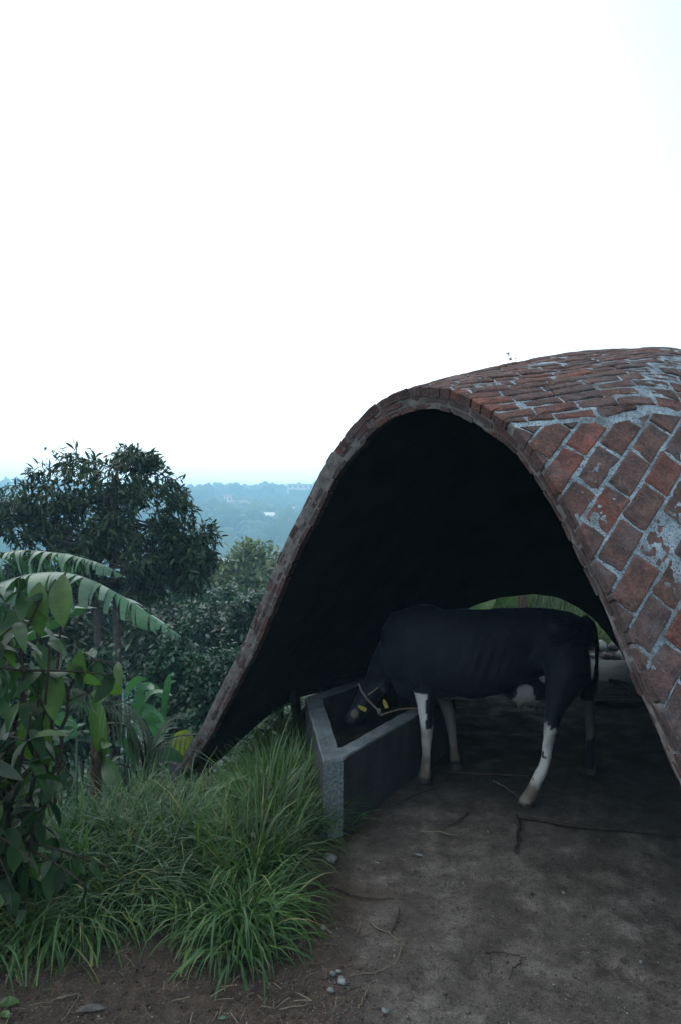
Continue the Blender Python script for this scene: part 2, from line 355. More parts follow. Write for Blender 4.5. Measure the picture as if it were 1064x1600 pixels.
# underside
vi = np.linspace(0, 1, 70); Si = surf(vi); Ni = grid_normals(Si)
if (Ni[350, 2] @ np.array([0, -.5, 1])) < 0: Ni = -Ni
Si = Si - Ni * (TH - .004) + Ni * (.004 * fbm(Si * 12, 2, 5))[..., None]
Si[:, 0] += back0[:, 0]
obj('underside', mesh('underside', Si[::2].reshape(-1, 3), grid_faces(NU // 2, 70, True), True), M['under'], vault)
# cut faces of the shell: front and the three hidden sides
NF = Ns[:, 0].copy()
for k in range(3): NF[:, k] = np.convolve(np.pad(NF[:, k], 8, 'edge'), np.ones(17) / 17, 'valid')
NF = nrm(NF)
rows = np.stack([FC - NF * q + nrm(D0) * (.0045 + .004 * fbm(FC * 20 + q * 90, 2, 8))[:, None] for q in np.linspace(0, TH - .004, 9)], 1)
rows[:, 0] = So[:, 0]; 
obj('edge_mortar', mesh('edge_mortar', rows.reshape(-1, 3), grid_faces(NU, 9, True), True), M['edge_mortar'], vault)
mb = MB()
for top, bot in ((So[:, -1], Si[:, -1]), ):
    r_ = np.stack([top[::4], bot[::4]], 1); mb.add(r_.reshape(-1, 3), [tuple(x) for x in grid_faces(len(r_), 2)])
tl = np.stack([np.stack([np.interp(vi, vs, So[j, :, k]) for k in range(3)], -1) for j in (0, -1)])
for q, j in ((0, 0), (1, -1)):
    r_ = np.stack([tl[q], Si[::2][j]], 1); mb.add(r_.reshape(-1, 3), [tuple(x) for x in grid_faces(70, 2)])
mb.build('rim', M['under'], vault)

fb_ = np.array([[-1.60, 6.02], [-1.36, 5.74], [-1.12, 6.10], [-1.40, 6.34]]); ft = np.array([[-1.50, 6.0], [-1.34, 5.80], [-1.16, 6.06], [-1.36, 6.22]])
MB().add(np.concatenate([np.c_[fb_, np.full(4, -1.5)], np.c_[ft, np.full(4, -.22)]]), [(4, 5, 6, 7), (0, 1, 5, 4), (1, 2, 6, 5), (2, 3, 7, 6), (3, 0, 4, 7)]).build('footing', M['trough_side'], vault)
# collision surface for laying bricks (slightly extended past the front edge)
vb = np.r_[-.012, np.linspace(0, .6, 90), np.linspace(.6, 1, 30)[1:]]
Sb = surf(vb)[::3]; bv = BVHTree.FromPolygons(Sb.reshape(-1, 3).tolist(), grid_faces(len(Sb), len(vb)).tolist())
CAMP = np.array([0, 0, CH])
def clip(poly, p0, n):
    outp = []
    for i in range(len(poly)):
        a, c_ = poly[i], poly[(i + 1) % len(poly)]; da, dc = (a - p0) @ n, (c_ - p0) @ n
        if da >= 0: outp.append(a)
        if (da >= 0) != (dc >= 0): outp.append(a + (c_ - a) * (da / (da - dc)))
    return outp
def area(p): p = np.array(p); x, y = p[:, 0], p[:, 1]; return .5 * abs(np.dot(x, np.roll(y, -1)) - np.dot(y, np.roll(x, -1)))
bricks = []    # (score, V, F)
def lay(zone, Nz, a, lx, ly, ox, oy, rp, rq, jx, jy, gap, rs):
    Nz = nrm(Nz); a = nrm(np.array(a) - Nz * np.dot(a, Nz)); bb = np.cross(Nz, a); O = np.array([1.0, 3.3, 2.2])
    E = np.stack([(FC - O) @ a, (FC - O) @ bb], -1); inn = np.stack([D0 @ a, D0 @ bb], -1)
    rr_ = random.Random(rs)
    def hit(p2, lim=8):
        o_ = O + p2[0] * a + p2[1] * bb + Nz * 4
        h = bv.ray_cast(Vector(o_), Vector(-Nz), lim)
        return (np.array(h[0]), np.array(h[1])) if h[0] is not None else None
    for j in range(int((rq[1] - rq[0]) / ly)):
        q = rq[0] + j * ly; off = rr_.uniform(0, lx) if zone == 'T' else (j % 2) * lx * .5 + rr_.uniform(-.03, .03); p = rp[0] + off - lx
        while p < rp[1]:
            L = lx * rr_.choice([1, 1, 1, 1, .97, .62 if zone == 'T' else .93, 1.03]) ; W = ly
            g = gap * rr_.uniform(.7, 1.5); c0 = np.array([p + L / 2, q + W / 2]); p += L
            hc = hit(c0)
            if hc is None: 
                # try near-edge cells
                ed = E - c0
                if (ed ** 2).sum(1).min() > (lx * .6) ** 2: continue
                hc = None
            th = rr_.gauss(0, .014); ct, st = math.cos(th), math.sin(th)
            hl, hw = L / 2 - g / 2, W / 2 - g * rr_.uniform(.38, .62)
            ch = min(hl, hw) * rr_.uniform(.06, .2)
            base = []
            for (sx_, sy_) in ((-1, -1), (1, -1), (1, 1), (-1, 1)):
                k1, k2 = ch * rr_.uniform(.4, 1.6), ch * rr_.uniform(.4, 1.6)
                pa = (sx_ * hl, sy_ * (hw - k1)); pb = (sx_ * (hl - k2), sy_ * hw)
                base += [pa, pb] if sx_ * sy_ > 0 else [pb, pa]
            pts = []
            for i in range(8):
                x0, y0 = base[i]; x1, y1 = base[(i + 1) % 8]; pts.append((x0, y0))
                if math.hypot(x1 - x0, y1 - y0) > .06:
                    for fr in (.35, .7): pts.append((x0 + (x1 - x0) * fr, y0 + (y1 - y0) * fr))
            poly = [np.array([c0[0] + x * ct - y * st + rr_.gauss(0, jx), c0[1] + x * st + y * ct + rr_.gauss(0, jy)]) for x, y in pts]
            k = int(((E - c0) ** 2).sum(1).argmin()); de = np.linalg.norm(E[k] - c0)
            onedge = False
            if de < lx * 1.2:
                tg = E[min(k + 4, NU - 1)] - E[max(k - 4, 0)]; nn = np.array([-tg[1], tg[0]]); nn /= max(np.linalg.norm(nn), 1e-6)
                if nn @ inn[k] < 0: nn = -nn
                a0 = area(poly); poly = clip(poly, E[k] - nn * (rr_.uniform(-.009, -.002) if zone == 'L' else rr_.uniform(-.001, .005)), nn)
                if len(poly) < 3: continue
                onedge = area(poly) < a0 * .999
            if area(poly) < .0011: continue
            H = [hit(x) for x in poly]
            if any(h is None for h in H): continue
            if zone in 'TR' and H[0][0][0] > .6:
                sv_ = [((seam(h[0]) - .014) if zone == 'T' else (-.016 - seam(h[0]))) for h in H]
                if min(sv_) < 0:
                    q_ = []
                    for i in range(len(poly)):
                        kx = (i + 1) % len(poly); va, vb_ = sv_[i], sv_[kx]
                        if va >= 0: q_.append(poly[i])
                        if (va >= 0) != (vb_ >= 0): q_.append(poly[i] + (poly[kx] - poly[i]) * (va / (va - vb_)) + np.array([rr_.gauss(0, .002), rr_.gauss(0, .002)]))
                    if len(q_) < 3 or area(q_) < .0014: continue
                    poly = q_; H = [hit(x) for x in poly]
                    if any(h is None for h in H): continue
            cen = np.mean([h[0] for h in H], 0); nc = np.mean([h[1] for h in H], 0); nc = nrm(nc)
            if nc @ Nz < 0: nc = -nc
            if max(np.linalg.norm(h[0] - cen) for h in H) > .3 or nc @ Nz < .25: continue
            z = 'L' if nc[0] < -.62 else ('R' if (seam(cen) < 0 and nc[1] < .2 and cen[0] > .6) else 'T')
            if z != zone: continue
            if cen[1] > 6.6: continue
            sd_ = seam(cen)
            if zone in 'TR' and abs(sd_) < .012 and cen[0] > .7 and rr_.random() < .35: continue
            top = rr_.uniform(.003, .0105) * (.5 if zone == 'L' else 1); 
            if rr_.random() < .13: top -= .004
            P3 = np.array([h[0] for h in H]); n = len(P3)
            inner = cen + (P3 - cen) * (1 - .0075 / max(.03, min(hl, hw)))
            tilt = np.array([rr_.gauss(0, .02), rr_.gauss(0, .02), rr_.gauss(0, .02)])
            def lift(X, h): return X + nc * (h + ((X - cen) @ tilt))[:, None]
            bot = lift(P3, np.full(n, -.044)); rim = lift(P3, np.full(n, top - .006)); it = lift(inner, np.array([top + rr_.gauss(0, .0012) for _ in range(n)]))
            ctr = (it.mean(0) + nc * rr_.gauss(.0, .0015))[None]
            V = np.concatenate([bot, rim, it, ctr]); Fb = []
            for i in range(n):
                kx = (i + 1) % n
                Fb += [(i, kx, n + kx, n + i), (n + i, n + kx, 2 * n + kx, 2 * n + i), (2 * n + i, 2 * n + kx, 3 * n)]
            vd = CAMP - cen; dist = np.linalg.norm(vd); fac = (nc @ vd) / dist
            px = 532 + FPX * cen[0] / cen[1]
            sc_ = area(poly) * max(fac, .12 if onedge else 0.02) / dist ** 2 * (1 if px < 1090 and fac > -.02 or onedge else .0)
            bricks.append((sc_, V, Fb))
lay('T', (0, -.3, .95), (1, .22, .0), .215, .068, 0, 0, (-1.6, 3.4), (-1.6, 3.6), .0024, .0020, .0095, 11)
lay('R', (.0, -.8, .6), (.60, .35, .75), .252, .124, 0, 0, (-2.4, 2.4), (-2.2, 2.2), .0024, .0020, .0125, 5)
lay('L', (-.85, -.1, .5), (.35, .93, .1), .225, .115, 0, 0, (-2.5, 3.5), (-3.2, 2.6), .0028, .0026, .015, 8)
# two lower layers of brick seen on the cut edge
arc = np.r_[0, np.cumsum(np.linalg.norm(np.diff(FC, axis=0), axis=1))]
TE = nrm(np.gradient(FC, axis=0))
D0n = nrm(D0 - TE * (D0 * TE).sum(1, keepdims=True))
rr_ = random.Random(3)
for (q0, q1, lens) in ((.053, .078, (.09, .19)), (.0915, .118, (.07, .17))):
    s_ = .02
    while s_ < arc[-1] - .1:
        L = rr_.uniform(*lens); g = rr_.uniform(.008, .022)
        if rr_.random() < .06: s_ += .07
        st = [s_ + (L) * f for f in (0, .33, .67, 1)]; s_ += L + g
        if s_ > arc[-1]: break
        V = []
        a0_, a1_ = q0 + rr_.uniform(-.002, .002), q1 + rr_.uniform(-.004, .005)
        front = rr_.uniform(-.004, .005)
        for x in st:
            i = min(int(np.searchsorted(arc, x)), NU - 1); c_, n_, d_ = FC[i], NF[i], D0n[i]
            j1, j2 = rr_.gauss(0, .0012), rr_.gauss(0, .0016)
            for (qq, dd) in ((a0_ + j1, front + .002), (a1_ + j2, front + .002 + rr_.gauss(0, .001)), (a1_ + j2, .07), (a0_ + j1, .07)):
                V.append(c_ - n_ * qq + d_ * dd)
        V = np.array(V); Fb = [(0, 1, 2, 3), (15, 14, 13, 12)]
        for k in range(3):
            for j in range(4): Fb.append((k * 4 + j, (k + 1) * 4 + j, (k + 1) * 4 + (j + 1) % 4, k * 4 + (j + 1) % 4))
        c_ = V.mean(0); px = 532 + FPX * c_[0] / c_[1]
        bricks.append((L * .03 / c_[1] ** 2 * .7 if px < 1085 else 0, V, Fb))
bricks.sort(key=lambda x: -x[0])
for sc_, V, Fb in bricks[:296]: obj('brick', mesh('brick', V, Fb), M['brick'], vault)
mb = MB()
for sc_, V, Fb in bricks[296:]: mb.add(V, Fb)
tag(mb.build('brickwork', M['brick'], vault), kind='stuff')

# ------------------------------------------------------------------ terrain: one sheet to the horizon
LINE = np.array([(-14, -6), (-5.5, 1.6), (-2.6, 3.3), (-1.35, 4.35), (-.62, 4.9), (-.42, 5.8), (-.34, 7), (-.1, 8.4), (.3, 10.4), (1.2, 13), (6, 26), (60, 120)])
def leftdist(x, y):
    best = np.full(x.shape, 1e9); sg = np.zeros(x.shape)
    for (a, c_) in zip(LINE[:-1], LINE[1:]):
        d = c_ - a; L2 = d @ d; tt = np.clip(((x - a[0]) * d[0] + (y - a[1]) * d[1]) / L2, 0, 1)
        qx, qy = x - (a[0] + tt * d[0]), y - (a[1] + tt * d[1]); dd = np.hypot(qx, qy); cr_ = d[0] * qy - d[1] * qx
        mk = dd < best; best = np.where(mk, dd, best); sg = np.where(mk, np.sign(cr_), sg)
    return best * sg
RP = np.array([0, 20, 60, 150, 230, 300, 400, 500, 650, 850, 1150, 1300, 5000.])
ZP = np.array([0, -4.2, -22, -44, -40, -20, -4, 7, 24, 47, 84, 90, 90.])
_hr = random.Random(4); HOOF = [(_hr.uniform(-.1, 2.6), _hr.uniform(2.5, 5.0), _hr.uniform(0, 3)) for _ in range(34)]
def height(x, y):
    x = np.asarray(x, float); y = np.asarray(y, float); r = np.hypot(x, y)
    t_ = np.clip(leftdist(x, y), 0, None)
    near = -.50 * t_ - .40 * (1 - np.exp(-t_ * 1.3))
    near = np.maximum(near, -5 - .15 * t_)
    z = np.where(r < 18, near, 0)
    zf = np.interp(r, RP, ZP) + np.clip((r - 250) / 400, 0, 1) * 6 * fbm(np.stack([x / 160, y / 160, 0 * x], -1), 3, 4)
    a_ = np.arctan2(x, y)                      # 0 ahead, negative to the left
    lft = np.clip((a_ + 2.2) / .6, 0, 1) * np.clip((.55 - a_) / .35, 0, 1)
    zr = .06 * np.clip(r - 12, 0, None) ** 1.02
    far = lft * zf + (1 - lft) * np.minimum(zr, 80)
    f = np.clip((r - 14) / 10, 0, 1); f = f * f * (3 - 2 * f)
    z = near * (1 - f) + far * f
    z = z + np.clip(y - 10.3, 0, 8) * .35 * np.clip((x - .4) / 1.2, 0, 1) * (1 - f)
    p3 = np.stack([x, y, 0 * x], -1)
    z = z + .018 * fbm(p3 * 1.3, 3, 2) + np.where(r < 9, .007 * fbm(p3 * 8, 3, 6) + .004 * fbm(p3 * 25, 2, 16), 0)
    for (hx_, hy_, ha) in HOOF:
        u_ = (x - hx_) * math.cos(ha) + (y - hy_) * math.sin(ha); v_ = -(x - hx_) * math.sin(ha) + (y - hy_) * math.cos(ha)
        q_ = (u_ / .065) ** 2 + (v_ / .05) ** 2; z = z - .022 * np.exp(-q_ ** 2) + .010 * np.exp(-(q_ - 1.7) ** 2 * 2)
    return z
NA, NR = 840, 330
ra = np.r_[.25, np.geomspace(.5, 14, 240), np.geomspace(14.5, 1400, NR - 241)]
th = np.linspace(0, 2 * math.pi, NA, endpoint=False)
RR, TT = np.meshgrid(ra, th, indexing='ij'); X, Y = RR * np.sin(TT), RR * np.cos(TT)
Z = height(X, Y)
V = np.stack([X, Y, Z], -1).reshape(-1, 3); idx = np.arange(NR * NA).reshape(NR, NA)
nx_ = np.roll(idx, -1, 1); F = np.stack([idx[:-1], idx[1:], nx_[1:], nx_[:-1]], -1).reshape(-1, 4)[:, ::-1]
V = np.concatenate([V, [[0, 0, float(Z[0].mean())]]])
gm = mesh('ground', V, F, True)
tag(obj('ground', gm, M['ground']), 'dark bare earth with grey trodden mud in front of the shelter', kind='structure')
g0 = MB(); g0.add(V[:NA], [tuple(range(NA))[::-1]]); 

def hz(x, y): return float(height(np.array([x]), np.array([y]))[0])

# ------------------------------------------------------------------ trough
tr = empty('cement_trough', (.25, 5.0, 0), 'angular grey cement feeding trough with worn rim under the arch', 'trough')
OUT = [(-.096, 3.93), (.011, 3.99), (.62, 5.08), (.95, 5.67), (.62, 6.88), (.22, 6.26), (-.28, 5.5)]
INN = [(-.010, 4.215), (.006, 4.215), (.545, 5.18), (.82, 5.67), (.54, 6.60), (.25, 6.13), (-.144, 5.5)]
ZT = .46; n = 7
mb = MB(); V = [(x, y, ZT) for x, y in OUT] + [(x, y, ZT) for x, y in INN]
mb.add(V, [(i, (i + 1) % n, n + (i + 1) % n, n + i) for i in range(n)])
rimv = mb
def strip(a, bq, seg=10):
    pass
# subdivided rim with worn, chipped arrises
def wall_mesh(loop_out, loop_in, z0, z1, name, mat):
    VV, FF = [], []
    def dens(lp):
        res = []
        for i in range(n):
            a, c_ = np.array(lp[i]), np.array(lp[(i + 1) % n]); k = [3, 12, 8, 12, 8, 9, 16][i]
            for q in range(k): res.append(a + (c_ - a) * q / k)
        return np.array(res)
    o_, i_ = dens(loop_out), dens(loop_in); m_ = len(o_)
    def ring(p2, z, s):
        p3 = np.c_[p2, np.full(m_, z)]; return p3 + .0045 * np.stack([fbm(p3 * 11, 3, s), fbm(p3 * 11, 3, s + 5), fbm(p3 * 9, 3, s + 9)], -1)
    mid = (o_ + i_) / 2; eo = o_ + (mid - o_) * .12; ei = i_ + (mid - i_) * .12
    rings = [ring(o_, z0, 1), ring(o_, (z0 + z1) / 2, 1), ring(o_, z1 - .012, 1), ring(eo, z1, 2), ring(mid, z1 - .002, 3), ring(ei, z1, 4), ring(i_, z1 - .012, 5), ring(i_, z1 - .2, 5), ring(i_, z1 - .36, 5)]
    VV = np.concatenate(rings); k = len(rings)
    FF = []
    for a in range(k - 1):
        for q in range(m_): FF.append((a * m_ + q, a * m_ + (q + 1) % m_, (a + 1) * m_ + (q + 1) % m_, (a + 1) * m_ + q))
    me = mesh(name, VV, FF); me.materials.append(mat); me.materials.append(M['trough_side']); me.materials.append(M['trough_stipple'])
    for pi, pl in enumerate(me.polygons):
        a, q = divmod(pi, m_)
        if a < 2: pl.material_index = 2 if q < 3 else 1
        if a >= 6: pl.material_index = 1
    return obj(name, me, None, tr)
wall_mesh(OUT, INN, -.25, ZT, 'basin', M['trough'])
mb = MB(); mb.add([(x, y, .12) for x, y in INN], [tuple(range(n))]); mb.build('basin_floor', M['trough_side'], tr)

n_ = 700; u_ = RNG.random(n_); v_ = RNG.random(n_); x = .02 + .55 * u_ + (v_ - .5) * .3; y = 4.35 + 1.7 * u_ * .9 + v_ * .25; az = RNG.uniform(0, 6.28, n_)
V, F = inst(*leaf_tpl(3, .10, .2, .3), frames(np.stack([x, y, .135 + .05 * RNG.random(n_)], -1), np.stack([np.cos(az), np.sin(az), RNG.normal(.1, .3, n_)], -1), (0, 0, 1), RNG.uniform(.05, .16, n_), RNG, .4))
tag(obj('fodder', mesh('fodder', V, F), M['grass_far']), 'cut leaves and stalks lying in the bottom of the trough', 'fodder', kind='stuff')
n_ = 60; u_ = RNG.random(n_); x = np.interp(u_, [0, .45, 1], [-.2, -.02, .5]); y = np.interp(u_, [0, .45, 1], [5.4, 4.12, 5.0]); az = RNG.uniform(0, 6.28, n_)
V, F = inst(*leaf_tpl(2, .12, .2, .1), frames(np.stack([x + RNG.normal(0, .025, n_), y, np.full(n_, .466)], -1), np.stack([np.cos(az), np.sin(az), 0 * az], -1), (0, 0, 1), RNG.uniform(.012, .04, n_), RNG, .2))
tag(obj('crumbs', mesh('crumbs', V, F), M['straw']), 'dry crumbs of feed scattered on the trough rim', 'fodder', kind='stuff')
# ------------------------------------------------------------------ cow
cow = empty('cow', (1.05, 4.95, 0), 'black and white cow lowering its head into the cement trough', 'cow')
parts = MB()
fwd = nrm([-.972, .233, 0]); lat = np.array([fwd[1], -fwd[0], 0]) * -1
R0 = np.array([1.74, 4.78, 0])
st = [(-.03, 1.07, .05, .06), (.02, 1.06, .13, .12), (.12, 1.04, .19, .18), (.26, 1.025, .215, .225), (.42, .985, .22, .265), (.60, .935, .245, .305), (.80, .90, .265, .325), (1.0, .90, .26, .325), (1.15, .92, .235, .31), (1.29, .945, .19, .28), (1.40, .95, .145, .24), (1.47, .92, .09, .16)]
V = []
for (s_, zc, hw, hh) in st:
    th_ = np.linspace(0, 2 * math.pi, 24, endpoint=False); c_, s2 = np.cos(th_), np.sin(th_)
    pw = .8; cx = np.sign(c_) * abs(c_) ** pw * hw; cz = np.sign(s2) * abs(s2) ** pw * hh
    cx = cx * (1 - .22 * np.clip(cz / hh, 0, 1) ** 2)       # narrower on top
    V.append((R0 + fwd * s_)[None] + cx[:, None] * lat + cz[:, None] * np.array([0, 0, 1.]) + np.array([0, 0, zc]))
V = np.concatenate(V); k = len(st)
Fb = [(a * 24 + q, a * 24 + (q + 1) % 24, (a + 1) * 24 + (q + 1) % 24, (a + 1) * 24 + q) for a in range(k - 1) for q in range(24)] + [tuple(range(24))[::-1], tuple((k - 1) * 24 + q for q in range(24))]
parts.add(V, Fb)
def limb(p, sides=12):
    p = np.array(p, float); nn_ = 5; q = []
    tt = np.linspace(0, len(p) - 1, (len(p) - 1) * nn_ + 1)
    C = np.stack([np.interp(tt, np.arange(len(p)), p[:, i]) for i in range(4)], -1)
    kk = np.array([1, 2, 3, 2, 1]) / 9.; Ce = np.pad(C, ((2, 2), (0, 0)), 'edge'); Cs = np.stack([np.convolve(Ce[:, i], kk, 'valid') for i in range(4)], -1); Cs[0], Cs[-1] = C[0], C[-1]
    parts.add(*tube(Cs[:, :3], Cs[:, 3], sides))
# hind near, hind far, front near, front far
limb([(1.52, 4.66, .98, .17), (1.53, 4.60, .84, .155), (1.46, 4.54, .72, .11), (1.42, 4.52, .62, .066), (1.395, 4.50, .54, .056), (1.365, 4.48, .42, .037), (1.34, 4.465, .28, .035), (1.275, 4.445, .155, .043), (1.235, 4.435, .085, .042), (1.20, 4.42, .04, .052), (1.185, 4.415, .002, .060)])
limb([(1.64, 5.0, .95, .16), (1.72, 5.03, .80, .13), (1.78, 5.05, .68, .08), (1.83, 5.07, .57, .054), (1.845, 5.07, .45, .036), (1.855, 5.06, .28, .034), (1.85, 5.05, .14, .042), (1.84, 5.05, .06, .046), (1.83, 5.05, .002, .058)])
limb([(.52, 4.99, .92, .13), (.565, 4.94, .76, .11), (.605, 4.91, .64, .075), (.61, 4.895, .5, .054), (.615, 4.88, .37, .048), (.61, 4.875, .30, .038), (.61, 4.87, .2, .031), (.603, 4.86, .12, .038), (.596, 4.855, .05, .046), (.592, 4.85, .002, .056)])
limb([(.60, 5.26, .85, .12), (.72, 5.24, .68, .085), (.79, 5.21, .52, .054), (.83, 5.18, .37, .046), (.84, 5.165, .27, .034), (.85, 5.15, .18, .031), (.857, 5.14, .11, .037), (.86, 5.13, .05, .045), (.862, 5.12, .002, .054)])
# neck, head
limb([(.62, 5.06, 1.02, .2), (.50, 5.10, .98, .185), (.42, 5.14, .88, .165), (.35, 5.19, .77, .135), (.30, 5.22, .68, .11), (.27, 5.22, .62, .098)], 16)
limb([(.31, 5.24, .69, .085), (.265, 5.22, .62, .098), (.215, 5.19, .56, .092), (.165, 5.16, .49, .074), (.12, 5.13, .43, .062), (.085, 5.11, .385, .062), (.06, 5.10, .35, .05)], 16)
# ears
for q0, q1 in (((.30, 5.15, .66), (.33, 5.03, .60)), ((.26, 5.30, .66), (.20, 5.42, .64))):
    q0, q1 = np.array(q0), np.array(q1); parts.add(*tube([q0 + (q1 - q0) * f for f in (0, .3, .6, .85, 1)], [.022, .040, .042, .028, .008], 10))
# udder and teats, brisket, hip bones
def ell(c_, r_, seg=12):
    th_ = np.linspace(0, 2 * math.pi, seg, endpoint=False); ph = np.linspace(-math.pi / 2, math.pi / 2, 8)
    V = np.array([[c_[0] + r_[0] * math.cos(p) * math.cos(q), c_[1] + r_[1] * math.cos(p) * math.sin(q), c_[2] + r_[2] * math.sin(p)] for p in ph for q in th_])
    Fq = [(a * seg + q, a * seg + (q + 1) % seg, (a + 1) * seg + (q + 1) % seg, (a + 1) * seg + q) for a in range(7) for q in range(seg)]
    parts.add(V, Fq)
ell((1.33, 4.86, .65), (.17, .13, .10))
for dx, dy in ((-.05, -.06), (.06, -.06), (-.05, .06), (.06, .06)): limb([(1.31 + dx, 4.86 + dy, .58, .022), (1.31 + dx, 4.86 + dy, .53, .017), (1.31 + dx, 4.86 + dy, .51, .012)], 8)
ell((.52, 5.08, .68), (.14, .10, .14))
ell((1.50, 4.66, 1.12), (.12, .07, .08)); ell((.62, 5.06, 1.17), (.16, .09, .09))
# tail
limb([(1.70, 4.79, 1.19, .035), (1.765, 4.775, 1.14, .028), (1.79, 4.77, 1.02, .020), (1.79, 4.765, .88, .018), (1.775, 4.76, .76, .024), (1.76, 4.75, .66, .028), (1.745, 4.745, .60, .008)], 10)
tmp = parts.build('cow_tmp', None)
rm = tmp.modifiers.new('r', 'REMESH'); rm.mode = 'VOXEL'; rm.voxel_size = .013; rm.use_smooth_shade = True
s3 = tmp.modifiers.new('s', 'SMOOTH'); s3.factor = .6; s3.iterations = 7
dg = bpy.context.evaluated_depsgraph_get(); me = bpy.data.meshes.new_from_object(tmp.evaluated_get(dg)); bpy.data.objects.remove(tmp)
me.name = 'body'; nv = len(me.vertices); co = np.empty(nv * 3, np.float32); me.vertices.foreach_get('co', co); co = co.reshape(-1, 3).astype(float)
sf = (co - R0) @ fwd; rib = np.exp(-((sf - .72) / .28) ** 2) * np.exp(-((co[:, 2] - .92) / .22) ** 2)
flank = np.exp(-((sf - .38) / .10) ** 2 - ((co[:, 2] - 1.0) / .11) ** 2); scap = np.exp(-((sf - 1.22) / .10) ** 2 - ((co[:, 2] - .98) / .16) ** 2)
side_ = np.sign((co - R0) @ lat)
co = co + (side_ * (rib * .0032 * np.sin((sf + (co[:, 2] - .9) * .35) * 2 * math.pi / .075) - .030 * flank + .018 * scap))[:, None] * lat
co = co + .004 * np.stack([fbm(co * 14, 2, 50), fbm(co * 14, 2, 51), fbm(co * 14, 2, 52)], -1)
me.vertices.foreach_set('co', co.astype(np.float32).ravel()); me.update()
x, y, z = co.T; nf = fbm(co * 9, 3, 12); nb = fbm(co * 4, 3, 31)
wht = np.zeros(nv)
def sstep(v, a, c_): q = np.clip((v - a) / (c_ - a), 0, 1); return q * q * (3 - 2 * q)
legN = (z < .50 + .05 * nf + .025 * fbm(co * 38, 2, 90)) & (fbm(co * 22, 3, 77) > -.85 + .9 * sstep(x, 1.385, 1.42)) & (x > 1.1) & (y < 4.62)
wht = np.where(legN, 1, wht)
wht = np.where((z < .55) & (z > .25 + .05 * nf) & (x > 1.72) & (y > 4.95), .25, wht)
fr = (x < .72) & (y < 4.98) & (z < .40 + .04 * nf) & (y > 4.7) & (x > .5)
wht = np.where(fr, .8, wht)
wht = np.where((x < .608 - (z - .62) * -.02) & (x > .5) & (y < 4.93) & (z < .64) & (z >= .36), 1, wht)
wht = np.where((z < .62 + .05 * nf) & (z > .08) & (x > .72) & (x < .95) & (y > 5.05), .3, wht)
bel = (z < .605 + .03 * nf - .0 * x) & (x > .72) & (x < 1.45) & (y > 4.6) & (y < 5.15) & (z > .45)
wht = np.where(bel, .45, wht)
wht = np.where((np.hypot(x - 1.27, z - .66) < .075 + .03 * nf) & (y < 4.95), .4, wht)
wht = np.where((x > 1.66) & (x < 1.76) & (z > .78 + .03 * nf) & (z < .96) & (y < 4.8) & (x < 1.755), .6, wht)
wht = np.where((np.hypot(x - .10, z - .44) < .03), .12, wht)
dirt = np.clip(sstep(.20 - z + .06 * nf, 0, .12) * .8 + sstep(nf, .0, .5) * .5 * (z < .6) + .45 * np.exp(-((z - .36) / .05) ** 2) * (x < .75), 0, .92)
blk = np.array([.0036, .0039, .0048]); w3 = np.array([.42, .43, .42]); drt = np.array([.10, .075, .05])
colr = blk[None] * (1 + .3 * nb[:, None]) * (1 - wht[:, None]) + w3[None] * wht[:, None]
colr = colr * (1 - dirt[:, None] * (wht[:, None] > .1)) + drt[None] * dirt[:, None] * (wht[:, None] > .1)
ud = (np.hypot(x - 1.33, y - 4.86) < .13) & (z < .57); colr[ud] = (.06, .045, .04)
hf = z < .045 + .008 * nf; colr[hf] = (.035, .028, .02)
ca = me.color_attributes.new('coat', 'FLOAT_COLOR', 'POINT'); ca.data.foreach_set('color', np.c_[colr, np.ones(nv)].astype(np.float32).ravel())
m, t, b, o = new_mat('cow_coat'); at = N(t, 'ShaderNodeAttribute'); at.attribute_name = 'coat'
t.links.new(at.outputs['Color'], b.inputs['Base Color']); b.inputs['Specular IOR Level'].default_value = .28; b.inputs['Specular Tint'].default_value = (.62, .76, 1, 1); t.links.new(ramp(t, noise(t, pos(t), 7, 4, .7), [(.35, (.36, .36, .36)), (.62, (.6, .6, .6))]), b.inputs['Roughness'])
b.inputs['Sheen Weight'].default_value = .05; b.inputs['Sheen Tint'].default_value = (.4, .55, 1, 1)
mp = N(t, 'ShaderNodeMapping'); mp.inputs['Scale'].default_value = (60, 200, 200); t.links.new(pos(t), mp.inputs[0]); bump(t, b, noise(t, mp.outputs[0], 1, 3), .006, 1)
me.materials.clear(); me.materials.append(m); obj('body', me, None, cow)
# halter, lead rope, ear tags
mb = MB()
rp = [P(560, 1068, 5.08), P(564, 1080, 5.06), P(573, 1093, 5.03), P(586, 1106, 5.0), P(596, 1116, 4.98)]
mb.add(*tube(rp, .0075, 6)); c_ = P(592, 1112, 4.98)
mb.add(*tube([c_ + np.array([0, 0, .02]), c_, c_ - np.array([0, 0, .025])], [.012, .017, .011], 8))
h1 = [(.24 + .095 * math.cos(q) * .8, 5.2 + .105 * math.sin(q), .60 + .06 * math.cos(q)) for q in np.linspace(0, 2 * math.pi, 17)]
mb.add(*tube(h1, .007, 6, False)); mb.build('halter', M['rope'], cow, True)
for (a, bq, cz) in ((567, 1108, 5.0), (602, 1102, 5.0)):
    c_ = P(a, bq, cz); mb = MB(); R = Matrix.Rotation(.5 if a < 580 else 1.2, 3, 'Y')
    mb.box(c_, (.024, .003, .014), R); mb.box(c_ + np.array(R @ Vector((-.034, 0, 0))), (.008, .003, .009), R); mb.build('ear_tag', M['tagy'], cow)
mb = MB(); rp = [P(594, 1118, 4.97), P(608, 1113, 4.97), P(625, 1108.5, 5.0), P(642, 1107, 5.03), P(656, 1108, 5.02), P(664, 1116, 5.05), (.66, 5.09, .40)]
